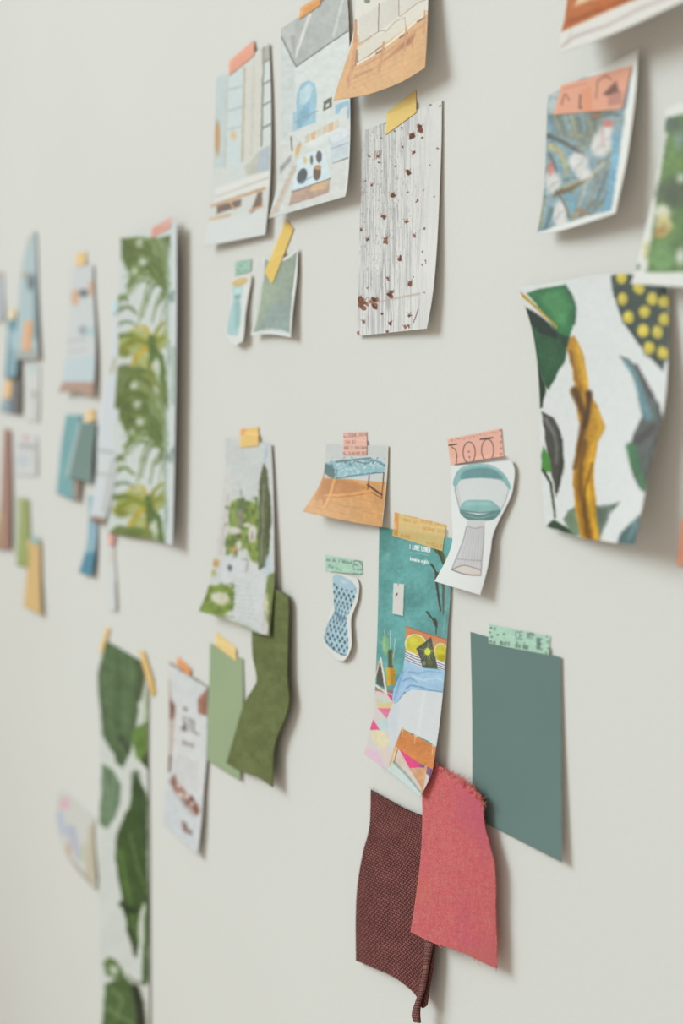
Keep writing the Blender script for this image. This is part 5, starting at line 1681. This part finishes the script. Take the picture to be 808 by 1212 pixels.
tape('washi_tape', 'pink tape with dark strokes on top of the palm print', [(179.5, 269), (203, 256.6), (202, 270), (178.6, 282)], (236, 168, 152),
     lambda A: [A.line([(182 + k * 5, 275 - k * 2.6), (183 + k * 5, 267 - k * 2.6)], 1.2, (150, 96, 90), soft=1, a=.7) for k in range(4)], ('palm',), lift=2)
tape('washi_tape', 'pale yellow tape on top of the sage card', [(255, 747.5), (279, 766), (280, 783.5), (254.5, 764)], (238, 206, 130), marks(5, (226, 180, 90), 10), ('sage',), alpha=.93)
tape('washi_tape', 'yellow tape with an orange corner on the garden photo', [(284, 508), (306, 505), (306, 528), (284, 530)], (240, 200, 112),
     lambda A: A.poly([(284, 507), (292, 507), (289, 514), (284, 516)], (238, 160, 90), 2), ('garden',), lift=1, alpha=.93)
tape('washi_tape', 'orange tape tab on the magazine cover', [(211, 777), (226, 793), (224, 801), (208, 785)], (236, 152, 78), None, ('magazine',), alpha=.92)
tape('washi_tape', 'slanted yellow tape at the upper left corner of the tall leaf print', [(126, 741), (130, 743), (122, 771), (116.6, 772)], (236, 196, 112), None, ('tall_leaf',), alpha=.9)
tape('washi_tape', 'slanted yellow tape at the upper right corner of the tall leaf print', [(164, 769.5), (170, 770.5), (185.5, 820), (179.5, 825)], (238, 194, 100), None, ('tall_leaf',), alpha=.9)
tape('washi_tape', 'long slanted yellow tape holding the sage pillow cut-out', [(338.5, 259), (347.5, 271), (322, 337), (313, 322)], (242, 204, 92),
     lambda A: A.poly([(338, 263), (342, 255), (349, 272), (345, 276)], (226, 178, 70), 1.5), ('pillow', 'loft'), den=1.2, lift=1, alpha=.9)
tape('washi_tape', 'small green tape with dark marks above the pale blue vase', [(278, 310), (298, 306), (297, 321), (278, 326.5)], (158, 196, 176), marks(8, (92, 128, 112), 16, .9), (), den=1.4, alpha=.92)
tape('washi_tape', 'yellow tape on the room photo with a brown foot', [(90, 300), (102, 298), (101, 314), (89, 316)], (236, 200, 130), None, ('whitewash',), lift=1.5, alpha=.9)
tape('washi_tape', 'yellow tab on the grey-green fabric swatch', [(102, 485), (112, 484), (111, 499), (100.5, 500)], (240, 204, 136), None, ('grey_cloth',), lift=2, alpha=.9)
tape('washi_tape', 'pale blue tape beside the left edge of the palm print', [(132, 357), (140, 355), (140, 370), (132, 371)], (186, 212, 218), None, ('strip', 'palm'), lift=4, alpha=.92)
tape('washi_tape', 'coral tab on the bare strip below the palm print', [(127.5, 632), (135, 633), (134, 646), (128, 646)], (234, 160, 150), None, ('bare_strip',), lift=4, alpha=.9)
tape('washi_tape', 'upright orange tape over the tall blue photo, far left', [(29, 380), (38.5, 380), (35.5, 416), (26.5, 415)], (238, 176, 120), None, ('blue_page', 'sky_cloth'), lift=4, alpha=.95)
tape('washi_tape', 'ochre tape over the slate swatch, far left', [(6.5, 450), (15.5, 448), (13, 472), (3.5, 471)], (228, 184, 126), None, ('slate_cloth',), lift=3, alpha=.95)
tape('washi_tape', 'tiny yellow tape above the sky blue swatch', [(11, 366), (19, 366), (18, 378), (10, 379)], (226, 206, 164), None, ('sky_cloth',), lift=2, alpha=.9)
tape('washi_tape', 'tiny teal tab on the ochre strip', [(36, 634), (47, 637), (47, 646), (36, 643)], (150, 184, 176), None, ('ochre_card',), lift=2, alpha=.9)
tape('washi_tape', 'coral tape cut by the right frame edge, below the dotted fruit print', [(806, 615), (835, 606), (832, 664), (800.5, 671)], (240, 160, 128), None, (), lift=2, alpha=.95)
